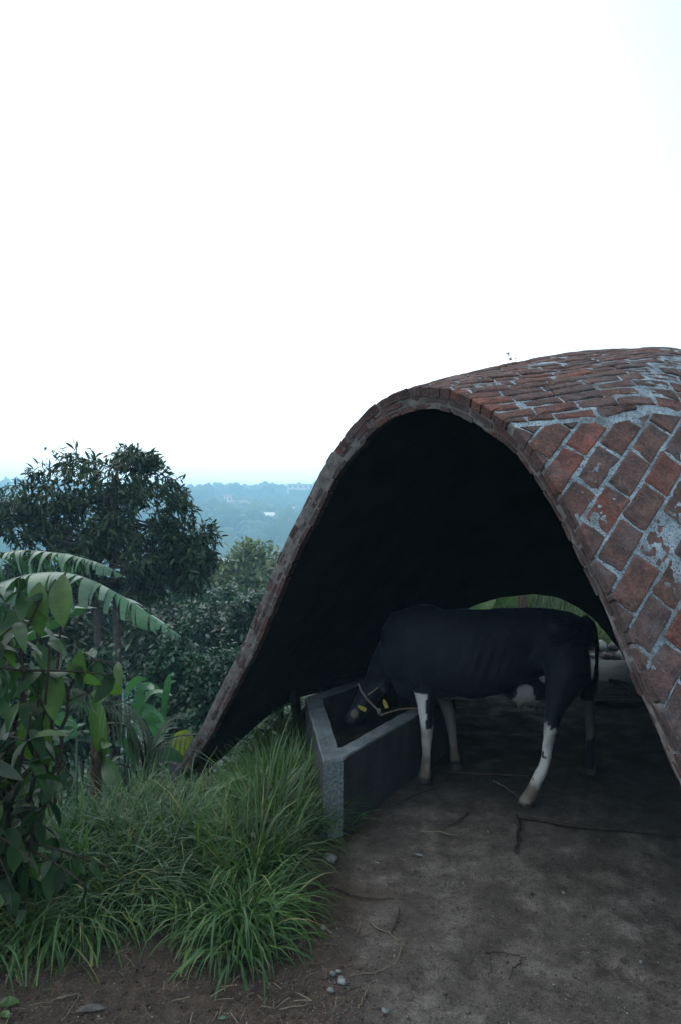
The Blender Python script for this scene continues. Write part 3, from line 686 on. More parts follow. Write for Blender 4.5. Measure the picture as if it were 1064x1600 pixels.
mb.add(*tube(rp, .006, 6)); tag(mb.build('lead_rope', M['rope'], None, True), 'thin pale rope lying over the trough rim beside the head of the cow', 'rope')
#PART2
# ------------------------------------------------------------------ far hillside: forest, houses
def visible_az(n, lo=-.62, hi=.16): return RNG.uniform(lo, hi, n)
def ico(sub):
    import bmesh
    bm = bmesh.new(); bmesh.ops.create_icosphere(bm, subdivisions=sub, radius=1); V = np.array([v.co[:] for v in bm.verts]); F = np.array([[v.index for v in f.verts] for f in bm.faces]); bm.free(); return V, F
def far_trees(n, r0, r1, sub, s0, s1, seed):
    tv, tf = ico(sub); rg = np.random.default_rng(seed)
    r = np.exp(rg.uniform(math.log(r0), math.log(r1), n)); a = rg.uniform(-.60, .14, n); x, y = r * np.sin(a), r * np.cos(a); z = height(x, y)
    s_ = rg.uniform(s0, s1, n) * (1 + .5 * (rg.random(n) < .12)); Ms = np.zeros((n, 3, 4)); Ms[:, 0, 0] = s_; Ms[:, 1, 1] = s_; Ms[:, 2, 2] = s_ * rg.uniform(.8, 1.5, n)
    Ms[:, 0, 3], Ms[:, 1, 3], Ms[:, 2, 3] = x, y, z + s_ * .8
    V, F = inst(tv, tf, Ms); c_ = np.repeat(Ms[:, :, 3], len(tv), 0); sc_ = np.repeat(s_, len(tv))[:, None]
    q = V / sc_; V = c_ + (V - c_) * (1 + .30 * fbm(q * 1.9, 3, seed) + .16 * fbm(q * 5.5, 2, seed + 3))[:, None]
    return V, F
v1, f1 = far_trees(1250, 190, 560, 2, 2.2, 5.2, 1); v2, f2 = far_trees(3000, 470, 950, 1, 3.4, 7.0, 2); v3, f3 = far_trees(900, 880, 1360, 2, 2.4, 4.6, 3)
tag(obj('forest', mesh('forest', np.concatenate([v1, v2, v3]), np.concatenate([f1, f2 + len(v1), f3 + len(v1) + len(v2)])), M['forest']), 'misty wooded hillside across the valley', 'forest', kind='stuff')
def house(px, d, w_, dp_, h_, rot, label, wall='wall_white', roof='roof', storeys=1, cols=5, flat=False):
    x = (px - 532) / FPX * d; z = hz(x, d) + 5.5 * min(1, d / 500); w_, dp_, h_ = w_ * 1.2, dp_ * 1.2, h_ * 1.2
    e_ = empty('house', (x, d, z), label, 'house', 'houses on the far hillside'); R = Matrix.Rotation(rot, 3, 'Z'); Rn = np.array(R)
    def at(v): return np.array([x, d, z]) + Rn @ np.array(v)
    MB().box(at((0, 0, h_ / 2 - 3)), (w_ / 2, dp_ / 2, h_ / 2 + 3), Rn).build('wall', M[wall], e_)
    if flat: MB().box(at((0, 0, h_ + .35)), (w_ / 2 + .7, dp_ / 2 + .7, .35), Rn).build('roof', M[roof], e_)
    else:
        a, b_ = w_ / 2 + .8, dp_ / 2 + .9; r_ = np.array([at(v) for v in ((-a, -b_, h_), (a, -b_, h_), (a, b_, h_), (-a, b_, h_), (-a * .6, 0, h_ + dp_ * .3), (a * .6, 0, h_ + dp_ * .3))])
        MB().add(r_, [(0, 1, 5, 4), (1, 2, 5), (2, 3, 4, 5), (3, 0, 4), (3, 2, 1, 0)]).build('roof', M[roof], e_)
    for s_ in range(storeys):
        for c_ in range(cols):
            wx = -w_ / 2 + (c_ + .5) * w_ / cols; wz = (s_ + .5) * h_ / storeys
            MB().box(at((wx, -dp_ / 2 - .04, wz)), (w_ / cols * .27, .08, h_ / storeys * .27), Rn).build('window', M['glass'], e_)
house(470, 760, 24, 10, 12, .1, 'pale pink flat roofed block of several floors highest on the misty hillside', 'wall_pink', 'roof', 3, 5, True)
house(466, 640, 17, 8, 5, .15, 'long white building just below the pink block', 'wall_white', 'roof', 1, 6)
house(420, 500, 9.5, 7, 3.2, -.1, 'small house with pale hipped roof alone among the trees', 'wall_white', 'roof', 1, 3)
house(375, 640, 20, 8, 5, .05, 'wide pale house in the middle of the hillside', 'wall_white', 'roof_red', 1, 5)
house(357, 650, 6, 6, 8, .05, 'narrow tall pinkish house beside the wide pale one', 'wall_pink', 'roof_red', 2, 2)
house(393, 330, 2.6, 2.4, 2.6, .2, 'tiny white hut low on the slope', 'wall_white', 'roof', 1, 1)
house(352, 320, 9, 5, 1.9, .1, 'low long shed with a greenish pale roof near the valley', 'concrete', 'roof', 1, 3)

# ------------------------------------------------------------------ trees near by
def grow(base, dirv, length, r0, depth, spread, rg, tubes, tips, bend=.18, kids=(2, 4)):
    n_ = 7; p = [np.array(base, float)]; d = nrm(dirv)
    for i in range(n_):
        d = nrm(d + rg.normal(0, bend, 3) + np.array([0, 0, .05])); p.append(p[-1] + d * length / n_)
    rad = np.linspace(r0, r0 * .55, n_ + 1); tubes.append((np.array(p), rad))
    if depth == 0: tips.append((p[-1], d)); tips.append((p[-3], d)); return
    for q in range(rg.integers(*kids) + 0):
        k = rg.integers(3, n_ + 1) if q else n_
        nd = nrm(d + rg.normal(0, spread, 3)); grow(p[k], nd, length * rg.uniform(.62, .85), rad[k] * .72, depth - 1, spread, rg, tubes, tips, bend, kids)
def tubes_obj(name, tubes, mat, parent, sides=6):
    mb = MB()
    for p, r_ in tubes: mb.add(*tube(p, r_, sides))
    return mb.build(name, mat, parent, True)
def crown_leaves(tips, per, size, rg, tpl, hang=.5, spreadr=.25):
    tp = np.array([q[0] for q in tips]); td = np.array([q[1] for q in tips]); n_ = len(tp) * per
    b_ = np.repeat(tp, per, 0); d0 = np.repeat(td, per, 0)
    b_ = b_ + rg.normal(0, spreadr * .35, (n_, 3)); d = nrm(d0 * .5 + rg.normal(0, .8, (n_, 3)) - np.array([0, 0, hang]))
    Ms = frames(b_, d, (0, 0, 1), size * rg.uniform(.7, 1.25, n_), rg, .5); return inst(tpl[0], tpl[1], Ms)
def clump_tips(center, radii, n_, rg, shell=.55, lumps=9):
    """twig ends spread through a lumpy crown volume"""
    c_ = np.array(center); R_ = np.array(radii)
    lc = nrm(rg.normal(0, 1, (lumps, 3))) * rg.uniform(.35, .8, (lumps, 1)); lr = rg.uniform(.28, .5, lumps)
    out_ = []
    while len(out_) < n_:
        k = rg.integers(lumps); u = nrm(rg.normal(0, 1, 3)) * rg.uniform(shell, 1) * lr[k]; q = lc[k] + u
        out_.append((c_ + q * R_, nrm(q + np.array([0, 0, .2]))))
    return out_
LT = leaf_tpl(3, .26, .25, .35); LT2 = leaf_tpl(2, .45, .25, .3); LT1 = (np.array([(0, 0, 0), (.5, -.2, .0), (1, 0, -.15), (.5, .2, .0)]), np.array([(0, 1, 2, 3)]))
rg = np.random.default_rng(21)
def tree(px, py_top, py_bot, d, wpx, label, name='tree', leaf='leaf_dark', lsize=.2, whorls=900, per=9, tpl=LT, trunkr=.12, twigs=True, group=None, cat='tree', shell=.55, lumps=14, base=None, spr=.25, hang=.4):
    x = (px - 532) / FPX * d; zt = CH - (py_top - HZ) / FPX * d; zb = CH - (py_bot - HZ) / FPX * d; g = hz(x, d)
    e_ = empty(name, (x, d, g), label, cat, group); rx = wpx / 2 / FPX * d; rz = (zt - zb) / 2
    c_ = np.array([x, d, (zt + zb) / 2]); tips = clump_tips(c_, (rx, rx * .9, rz), whorls, rg, shell, lumps)
    V, F = crown_leaves(tips, per, lsize, rg, tpl, hang, spr); obj('crown', mesh('crown', V, F), M[leaf], e_)
    tubes = []; root = np.array([x, d, g - .2]); fork = np.array([x, d, max(g + .4, zb - .1 * rz)])
    tubes.append((np.array([root, root * .5 + fork * .5 + rg.normal(0, .04, 3), fork]), np.array([trunkr * 1.2, trunkr, trunkr * .85])))
    o_ = tubes_obj('trunk', tubes, M['bark'], e_, 10)
    if twigs:
        tb = []; sel = rg.choice(len(tips), min(len(tips), 60), False)
        for i in sel:
            tp = tips[i][0]; mid = fork * .45 + tp * .55 + rg.normal(0, .12, 3) * rx * .4 + np.array([0, 0, -.1 * rz])
            s_ = np.linspace(0, 1, 8)[:, None]; tb.append(((1 - s_) ** 2 * fork + 2 * s_ * (1 - s_) * mid + s_ ** 2 * tp, np.linspace(trunkr * .34, .008, 8)))
        tubes_obj('branches', tb, M['bark'], e_, 5)
    return e_
# the big dark tree on the left: two trunks, open crown
d_ = 13.0; bx_ = (165 - 532) / FPX * d_
e_ = empty('mango_tree', (bx_, d_, hz(bx_, d_)), 'large dark tree with round leafy crown and twin trunks standing on the slope', 'tree')
tips = []
for (cx, cy, rx_, ry_) in ((170, 740, 105, 52), (70, 770, 80, 58), (250, 790, 70, 62), (140, 820, 110, 50), (20, 830, 60, 55), (290, 850, 52, 50), (220, 865, 80, 45), (90, 870, 80, 40), (195, 715, 62, 30), (-60, 800, 70, 60), (255, 905, 60, 32), (-40, 880, 60, 40), (150, 780, 120, 60), (190, 800, 90, 60), (60, 810, 90, 60), (300, 880, 40, 36), (285, 820, 45, 45), (305, 850, 40, 40), (200, 925, 70, 26), (110, 915, 70, 26), (30, 905, 60, 30), (292, 905, 38, 24)):
    tips += clump_tips(P(cx, cy, d_), (rx_ / FPX * d_, rx_ / FPX * d_ * 1.1, ry_ / FPX * d_), 138 if rx_ > 75 else 92, rg, .35, 7)
tips = [q for q in tips]
V, F = crown_leaves(tips, 7, .18, rg, LT, .35, .16); obj('crown', mesh('crown', V, F), M['leaf_dark'], e_)
for (p0, p1, rr0) in (((158, 1110), (150, 930), .082), ((178, 1112), (182, 920), .088)):
    a = P(*p0, d_); a[2] = hz(a[0], d_) - .2; c_ = P(*p1, d_); mid_ = (a + c_) / 2 + np.array([.05, 0, 0])
    tubes_obj('trunk', [(np.array([a, mid_, c_]), np.array([rr0 * 1.15, rr0, rr0 * .8]))], M['bark'], e_, 10)
    for k in range(5):
        q = tips[rg.integers(len(tips))]; limb0 = c_; tgt = q[0]; s_ = np.linspace(0, 1, 9)[:, None]; md = limb0 * .5 + tgt * .5 + rg.normal(0, .3, 3)
        cur = (1 - s_) ** 2 * limb0 + 2 * s_ * (1 - s_) * md + s_ ** 2 * tgt
        br = tubes_obj('branch', [(cur, np.linspace(rr0 * .6, .02, 9))], M['bark'], e_, 7)
        tb = []
        near_ = sorted(range(len(tips)), key=lambda i: np.linalg.norm(tips[i][0] - cur[5]))[:150]
        for i in rg.choice(near_, 44, False):
            st_ = cur[rg.integers(3, 8)]; tp = tips[i][0]; m2 = (st_ + tp) / 2 + rg.normal(0, .1, 3); tb.append(((1 - s_) ** 2 * st_ + 2 * s_ * (1 - s_) * m2 + s_ ** 2 * tp, np.linspace(.022, .006, 9)))
        tubes_obj('twigs', tb, M['bark'], br, 4)
# trees and thickets on the slope behind the left leg of the arch
tree(395, 852, 1010, 34, 165, 'pale yellow green tree beyond the thicket, against the blue valley', leaf='leaf_pale', lsize=.42, whorls=1500, per=6, tpl=LT1, lumps=22, spr=.5, shell=.5, trunkr=.2)
tree(455, 846, 980, 38, 90, 'pale green tree just behind the left edge of the arch', leaf='leaf_pale', lsize=.42, whorls=900, per=6, tpl=LT1, lumps=14, spr=.5, trunkr=.2)
tree(330, 915, 1090, 17, 190, 'mid green bushy tree between the big dark tree and the arch', leaf='leaf_mid', lsize=.20, whorls=1900, per=7, tpl=LT2, lumps=22, trunkr=.1)
tree(405, 925, 1080, 15, 110, 'dense small tree touching the outline of the left leg of the arch', leaf='leaf_mid', lsize=.17, whorls=1200, per=7, tpl=LT2, lumps=16, trunkr=.08)
tree(90, 880, 1060, 24, 260, 'far dark tree filling in below the crown of the big one', leaf='leaf_dark', lsize=.3, whorls=1500, per=7, tpl=LT2, lumps=26, spr=.35)
tree(260, 880, 1060, 26, 200, 'far mid green tree seen between trunk and thicket', leaf='leaf_mid', lsize=.3, whorls=1300, per=7, tpl=LT2, lumps=24, spr=.35)
tree(250, 930, 1100, 19, 150, 'shaded tree behind the twin trunks', leaf='leaf_dark', lsize=.2, whorls=1100, per=7, tpl=LT2, lumps=16)
tree(275, 1005, 1200, 10.5, 150, 'loose glossy bush below the banana leaf tip', 'bush', 'leaf_mid', .13, 1500, 7, LT2, .03, cat='bush', lumps=20)
tree(355, 1020, 1190, 10, 130, 'thin leafed bush beside the foot of the arch', 'bush', 'leaf_mid', .10, 1700, 7, LT2, .03, cat='bush', lumps=22)
tree(60, 930, 1100, 15, 230, 'dark undergrowth tree behind the banana leaves', leaf='leaf_dark', lsize=.2, whorls=1300, per=7, tpl=LT2, lumps=20)
tree(130, 1010, 1180, 10.5, 130, 'dark bush at the foot of the twin trunks', 'bush', 'leaf_mid', .14, 1000, 7, LT2, .03, cat='bush', lumps=16)
tree(20, 1060, 1250, 8, 190, 'dark bush behind the broad leafed shrub', 'bush', 'leaf_mid', .13, 1400, 7, LT2, .03, cat='bush', lumps=18)
tree(448, 1085, 1160, 9.2, 60, 'bright bush seen through the low gap left of the trough', 'bush', 'shrub_light', .09, 500, 6, LT2, .02, cat='bush', lumps=10)

# ------------------------------------------------------------------ undergrowth over the slope (countless)
rg = np.random.default_rng(5)
n_ = 22000
r = np.exp(rg.uniform(math.log(3.6), math.log(30), n_)); a = rg.uniform(-.75, .02, n_); x, y = r * np.sin(a), r * np.cos(a)
ld = leftdist(x, y); k_ = (ld > .35) & (vnoise(np.stack([x * .9, y * .9, 0 * x], -1), 4) > -.55); x, y, ld, r = x[k_], y[k_], ld[k_], r[k_]
hgt = (.12 + .5 * np.abs(vnoise(np.stack([x * 1.1, y * 1.1, 0 * x], -1), 9))) * rg.random(len(x)) * np.clip(ld, 0, 1.3)
z = height(x, y) + hgt + .02
d = nrm(np.stack([rg.normal(0, 1, len(x)), rg.normal(0, 1, len(x)) - .4, rg.normal(.1, .5, len(x))], -1))
V, F = inst(*LT2, frames(np.stack([x, y, z], -1), d, (0, 0, 1), (.05 + .010 * r) * rg.uniform(.6, 1.5, len(x)), rg, .5))
tag(obj('undergrowth', mesh('undergrowth', V, F), M['grass_far']), 'dark leafy undergrowth covering the slope on the left', 'undergrowth', kind='stuff')

# ------------------------------------------------------------------ grass (countless)
def blades(x, y, L, lean, az, wd, seg, rg, zoff=0, droopk=1.0):
    n_ = len(x); t_ = np.linspace(0, 1, seg + 1); z0 = height(x, y) + zoff
    dirx, diry = np.cos(az), np.sin(az)
    # angle from vertical grows along the blade
    ang = lean[:, None] + droopk[:, None] * t_[None] ** 1.5 * 1.9
    step = L[:, None] / seg; hx = np.cumsum(np.sin(ang) * step, 1) - np.sin(ang[:, :1]) * step; hz_ = np.cumsum(np.cos(ang) * step, 1) - np.cos(ang[:, :1]) * step
    cx = x[:, None] + hx * dirx[:, None]; cy_ = y[:, None] + hx * diry[:, None]; cz = z0[:, None] + hz_
    C = np.stack([cx, cy_, cz], -1); side = np.stack([-diry, dirx, 0 * dirx], -1); tw = rg.normal(0, .5, (n_, 3)); tw[:, 2] *= .3
    side = nrm(side + tw * .5); prof = np.minimum(1, (1 - t_) * 1.9) * np.minimum(1, .55 + t_ * 2)
    prof[-1] = .03
    V = np.stack([C - side[:, None] * (wd[:, None] * prof[None])[..., None], C + side[:, None] * (wd[:, None] * prof[None])[..., None]], 2)
    base = (np.arange(n_) * (seg + 1) * 2)[:, None, None]; q = np.arange(seg)[None, :, None] * 2
    F = base + q + np.array([0, 1, 3, 2])[None, None]
    return V.reshape(-1, 3), F.reshape(-1, 4)
def gpt(px, py): d = FPX * CH / (py - HZ); return (px - 532) / FPX * d, d
rg = np.random.default_rng(99)
# tuft roots in the plan: (px of root, py of root on flat ground, blades, length, spread)
tufts = [(60, 1462, 300, .36), (125, 1440, 380, .36), (190, 1418, 380, .36), (250, 1402, 380, .34), (305, 1412, 400, .36), (352, 1446, 420, .31), (402, 1436, 420, .32), (378, 1482, 260, .26), (385, 1385, 460, .40), (425, 1372, 400, .40), (440, 1318, 420, .40), (455, 1280, 380, .38), (410, 1312, 460, .44),
         (325, 1365, 400, .40), (265, 1350, 400, .40), (200, 1365, 360, .40), (135, 1385, 340, .40), (80, 1410, 300, .40), (360, 1325, 420, .44), (295, 1315, 420, .42), (230, 1315, 400, .40), (165, 1330, 340, .40), (100, 1345, 300, .40), (472, 1245, 300, .34), (440, 1255, 380, .40), (395, 1268, 420, .42), (340, 1275, 400, .40), (280, 1275, 400, .42), (215, 1285, 300, .40),
         (492, 1258, 300, .30), (503, 1296, 260, .26), (488, 1225, 240, .26), (455, 1222, 320, .32), (420, 1232, 360, .30), (385, 1245, 340, .28), (465, 1195, 260, .26), (440, 1190, 260, .24), (412, 1205, 220, .22), (10, 1480, 240, .38), (-30, 1450, 240, .40), (-20, 1400, 240, .40), (30, 1410, 240, .40)]
Vs, Fs, off = [], [], 0
for (px, py, nb_, L) in tufts:
    L = L * .72 if px < 400 and py < 1330 else L; cx, cyy = gpt(px, py); n_ = int(nb_ * .9); L = L * rg.uniform(.8, 1.2); az = rg.uniform(0, 2 * math.pi, n_); rr0 = .035 + .07 * rg.random(n_) ** .7
    x, y = cx + rr0 * np.cos(az) + rg.normal(0, .03, n_), cyy + rr0 * np.sin(az) + rg.normal(0, .03, n_)
    az = az + rg.normal(0, .5, n_)
    lean = np.abs(rg.normal(.25, .34, n_)); dk = rg.uniform(.15, 1.3, n_)
    if py > 1400: lean = lean + .25; dk = dk + .25
    V, F = blades(x, y, L * (.35 + .95 * rg.random(n_) ** .8) * (1 + .3 * (rg.random(n_) < .06)), lean, az, rg.uniform(.0024, .0074, n_) * (1 + .4 * (rg.random(n_) < .15)), 6, rg, 0, dk)
    Vs.append(V); Fs.append(F + off); off += len(V)
# loose grass between and behind the tufts
n_ = 8500
x = rg.uniform(-3.6, .05, n_); y = rg.uniform(2.75, 8.2, n_); pxx = 532 + FPX * x / y; pyy = HZ + FPX * CH / y
lim = np.interp(pxx, [-400, 60, 160, 250, 340, 410, 440, 470, 500], [1480, 1460, 1425, 1395, 1415, 1430, 1370, 1300, 1240]); ldx = leftdist(x, y)
trx = np.interp(y, [3.9, 5.5, 6.3, 7], [-.10, -.30, -.36, -.5]) - .08
k_ = (pyy < lim) & ((y < 3.9) | (x < trx)) & (y < 3.9 + 6 * (x < -.35)) | ((y > 3.9) & (x < trx) & (y < 8))
k_ = k_ & ((532 + FPX * x / y > 250) | (y < 3.9)); x, y = x[k_], y[k_]; n_ = len(x)
capz = np.where(532 + FPX * x / y < 375, CH - 392 / FPX * y, 9) - height(x, y)
V, F = blades(x, y, np.minimum(rg.uniform(.15, .42, n_), np.clip(capz, .06, 9)) * (1 + .25 * vnoise(np.stack([x * 2, y * 2, 0 * x], -1), 7)), np.abs(rg.normal(.3, .3, n_)), rg.uniform(0, 6.28, n_), rg.uniform(.0020, .0050, n_), 5, rg, 0, rg.uniform(.2, 1.1, n_))
Vs.append(V); Fs.append(F + off); off += len(V)
tag(obj('grass', mesh('grass', np.concatenate(Vs), np.concatenate(Fs)), M['grass']), 'long arching green grass in tufts beside the trough', 'grass', kind='stuff')
# weeds with small broad leaves among the grass, thin fringe at its edge, dead straw
n_ = 5200; x = rg.uniform(-3.2, -.05, n_); y = rg.uniform(2.9, 7.5, n_); pxx = 532 + FPX * x / y; pyy = HZ + FPX * CH / y
lim = np.interp(pxx, [-400, 60, 160, 250, 340, 410, 440, 470, 500], [1480, 1460, 1425, 1395, 1415, 1430, 1370, 1300, 1240])
k_ = (pyy < lim + 6) & (vnoise(np.stack([x * 3, y * 3, 0 * x], -1), 23) > .12) & ((y < 3.9) | (x < np.interp(y, [3.9, 5.5, 7], [-.2, -.45, -.6]))); x, y = x[k_], y[k_]; n_ = len(x)
z = height(x, y) + .05 + .24 * rg.random(n_) * np.clip((lim[k_] - pyy[k_]) / 60, .1, 1)
z = np.where(pxx[k_] < 380, np.minimum(z, CH - 392 / FPX * y), z)
V, F = inst(*leaf_tpl(3, .5, .2, .3), frames(np.stack([x, y, z], -1), nrm(rg.normal(0, 1, (n_, 3)) * np.array([1, 1, .4])), (0, 0, 1), rg.uniform(.025, .07, n_), rg, .4))
tag(obj('weeds', mesh('weeds', V, F), M['shrub_light']), 'small broad leafed weeds mixed into the grass', 'weeds', kind='stuff')
n_ = 1500; px = rg.uniform(-40, 540, n_); py = np.interp(px, [-400, 60, 160, 250, 340, 410, 440, 470, 500, 540], [1480, 1465, 1430, 1400, 1420, 1440, 1380, 1310, 1250, 1250]) + rg.normal(25, 26, n_)
dd = FPX * CH / (py - HZ); x, y = (px - 532) / FPX * dd, dd; V, F = blades(x, y, rg.uniform(.03, .14, n_), np.abs(rg.normal(.7, .4, n_)), rg.uniform(0, 6.28, n_), rg.uniform(.0012, .003, n_), 4, rg, 0, rg.uniform(.2, 1., n_))
tag(obj('fringe', mesh('fringe', V, F), M['grass']), 'thin fringe of short grass where the tufts meet the bare earth', 'grass', kind='stuff')
n_ = 800; px = rg.uniform(-20, 540, n_); py = rg.uniform(1260, 1600, n_); dd = FPX * CH / (py - HZ); x, y = (px - 532) / FPX * dd, dd; az = rg.uniform(0, 6.28, n_)
V, F = inst(*leaf_tpl(3, .05, .2, .2), frames(np.stack([x, y, height(x, y) + rg.uniform(.005, .05, n_)], -1), np.stack([np.cos(az), np.sin(az), rg.normal(0, .25, n_)], -1), (0, 0, 1), .012 + .08 * rg.random(n_) ** 2.5, rg, .3))
tag(obj('dead_grass', mesh('dead_grass', V, F), M['straw']), 'dead straw tangled in the foot of the grass', 'dead grass', kind='stuff')
# longer coarse grass at the left, in the shade of the shrub
n_ = 7500; x = rg.uniform(-4.2, -.8, n_); y = rg.uniform(3.2, 8, n_); k_ = (532 + FPX * x / y < 300); k_ = k_ & ((532 + FPX * x / y > 250) | (y < 3.9)); x, y = x[k_], y[k_]; n_ = len(x)
capz = CH - (380 if True else 0) / FPX * y - height(x, y)
V, F = blades(x, y, np.minimum(rg.uniform(.3, .75, n_), np.clip(capz * rg.uniform(.7, 1.2, n_), .08, 9)), np.abs(rg.normal(.25, .3, n_)), rg.uniform(0, 6.28, n_), rg.uniform(.003, .008, n_), 6, rg, 0, rg.uniform(.3, 1.2, n_))
tag(obj('reeds', mesh('reeds', V, F), M['grass_far']), 'coarse dark grass blades under the broad leafed shrub', 'grass', kind='stuff')

# grass and banana behind the vault, seen through the rear opening
n_ = 9000; x = rg.uniform(.8, 6.5, n_); y = rg.uniform(10.3, 15.5, n_)
V, F = blades(x, y, rg.uniform(.25, .7, n_), np.abs(rg.normal(.3, .3, n_)), rg.uniform(0, 6.28, n_), rg.uniform(.004, .009, n_), 5, rg, 0, rg.uniform(.2, 1.1, n_))
tag(obj('bank_grass', mesh('bank_grass', V, F), M['grass']), 'green grassy bank behind the shelter', 'grass', kind='stuff')

# ------------------------------------------------------------------ banana leaves
def banana_frond(parent, ctrl, halfw, mat, rg, tears=.5, hang=1.2, n_=96, w0=.25):
    """ctrl: 3-D control points of the midrib; strips of blade on both sides, torn, hanging"""
    C = smoothc(np.array(ctrl, float), 120, 25); s_ = np.linspace(0, 119, n_ + 1).astype(int); C = C[s_]; T = nrm(np.gradient(C, axis=0))
    up = np.array([0, 0, 1.]); V, F = [], []; k = 0
    for sd_ in (-1, 1):
        lat_ = nrm(np.cross(T, up)) * sd_; droop = hang * .7; i = int(n_ * .06)
        while i < n_:
            run = 1
            while i + run < n_ and rg.random() > tears: run += 1
            droop_r = np.clip(droop + rg.normal(0, .42), .1, 1.62); sweep = rg.uniform(.15, .5); lenk = rg.uniform(.85, 1.08)
            cols_ = []
            for q in range(i, min(i + run, n_) + 1):
                f = q / n_; wloc = halfw * lenk * min(1, (w0 + 3.2 * f)) * min(1, ((1 - f) * 2.6) ** .7 + .03)
                shrink = .09 if q in (i, min(i + run, n_)) else 0
                col_ = []
                p = C[q].copy(); aa = -.15
                for u in range(5):
                    col_.append(p.copy() + T[q] * (shrink * wloc * (1 if q == i else -1) * u / 4))
                    aa = -.15 + (droop_r + .15) * ((u + 1) / 4) ** .8
                    p = p + (lat_[q] * math.cos(aa) - up * math.sin(aa) + T[q] * sweep) * wloc / 4
                cols_.append(col_)
            a_ = np.array(cols_); m_ = len(a_); V.append(a_.reshape(-1, 3)); F.append(grid_faces(m_, 5) + k); k += m_ * 5
            i += run
    lf = obj('leaf', mesh('leaf', np.concatenate(V), np.concatenate(F)), mat, parent)
    mb = MB(); mb.add(*tube(C - up * .006, np.linspace(.016, .004, len(C)), 6)); mb.build('midrib', mat, lf, True)
    return lf
rg = np.random.default_rng(12)
bn = empty('banana_plant', tuple(P(-150, 1150, 6.25)), 'banana plant with long torn silver-green leaves reaching in from the left', 'banana plant')
banana_frond(bn, [P(-160, 960, 6.3), P(-80, 885, 6.3), P(30, 858, 6.2), P(110, 866, 6.1), P(165, 882, 6.0), P(192, 900, 6.0)], .33, M['banana'], rg, .55, 1.8)
banana_frond(bn, [P(-145, 985, 6.2), P(-60, 930, 5.95), P(50, 895, 5.7), P(110, 893, 5.6), P(165, 915, 5.5), P(220, 950, 5.45), P(283, 994, 5.4)], .33, M['banana'], rg, .5, 1.8)
banana_frond(bn, [P(-145, 985, 6.2), P(-60, 925, 5.9), P(0, 914, 5.7), P(45, 935, 5.6), P(60, 985, 5.6)], .2, M['banana'], rg, .25, 1.1)
banana_frond(bn, [P(-60, 1010, 6.25), P(40, 985, 6.2), P(92, 962, 6.2), P(118, 945, 6.1), P(152, 950, 6.0)], .22, M['banana'], rg, .1, .7)
mb = MB(); b0 = P(-150, 975, 6.25); g_ = b0.copy(); g_[2] = hz(b0[0], b0[1]) - .1; mb.add(*tube([g_, (g_ + b0) / 2, b0], [.13, .11, .07], 10)); mb.build('stem', M['banana_dark'], bn, True)
# small bananas and gingers in the hollow
def simple_leafset(parent, specs, mat, wd=.3):
    for (p0, p1, p2, wv) in specs:
        A_, B_, C_ = np.array(p0), np.array(p1), np.array(p2); s_ = np.linspace(0, 1, 9)[:, None]; C = (1 - s_) ** 2 * A_ + 2 * s_ * (1 - s_) * B_ + s_ ** 2 * C_
        T = nrm(np.gradient(C, axis=0)); view = nrm(C - CAMP); lt = nrm(np.cross(T, view + RNG.normal(0, .35, 3))); f = s_[:, 0]; wp = wv * np.clip(np.sin(np.pi * (f * .93 + .05)), 0, 1) ** .6
        nn = np.cross(lt, T); a = C - lt * wp[:, None] - nn * wp[:, None] * .25; c_ = C + lt * wp[:, None] - nn * wp[:, None] * .25
        m1 = (a + C) / 2 + nn * .01 * 0; m2 = (c_ + C) / 2; g = np.stack([a, m1, C, m2, c_], 1)
        obj('leaf', mesh('leaf', g.reshape(-1, 3), grid_faces(9, 5), True), mat, parent)
pl = empty('young_banana', tuple(P(152, 1290, 4.6)), 'brown banana stump with drooping pale green leaves', 'banana plant')
mb = MB(); mb.add(*tube([P(150, 1300, 4.6), P(152, 1240, 4.6), P(150, 1205, 4.6), P(156, 1172, 4.6)], [.040, .034, .040, .022], 9)); mb.add(*tube([P(154, 1215, 4.6), P(146, 1190, 4.58), P(141, 1178, 4.56)], [.018, .014, .006], 6)); mb.add(*tube([P(156, 1254, 4.6), P(167, 1252, 4.55)], [.012, .008], 5)); mb.build('stem', M['stem'], pl, True)
simple_leafset(pl, [(P(158, 1180, 4.6), P(150, 1130, 4.6), P(148, 1085, 4.7), .065), (P(158, 1180, 4.6), P(176, 1150, 4.5), P(160, 1170, 4.4), .05), (P(160, 1190, 4.6), P(175, 1200, 4.5), P(190, 1250, 4.4), .06), (P(150, 1100, 4.7), P(165, 1060, 4.8), P(188, 1085, 4.9), .075)], M['shrub_light'])
yl = empty('yellow_leaf_plant', tuple(P(296, 1180, 5.9)), 'upright folded yellow leaf beside the left foot of the arch', 'plant')
simple_leafset(yl, [(P(287, 1182, 5.75), P(284, 1155, 5.75), P(293, 1142, 5.75), .10)], M['yellow_leaf'])
simple_leafset(yl, [(P(285, 1190, 5.4), P(265, 1170, 5.3), P(238, 1188, 5.3), .05)], M['banana'])
pg = empty('ginger_clump', tuple(P(235, 1180, 6.5)), 'clump of broad arching green leaves in the hollow behind the stump', 'plant')
sp = []
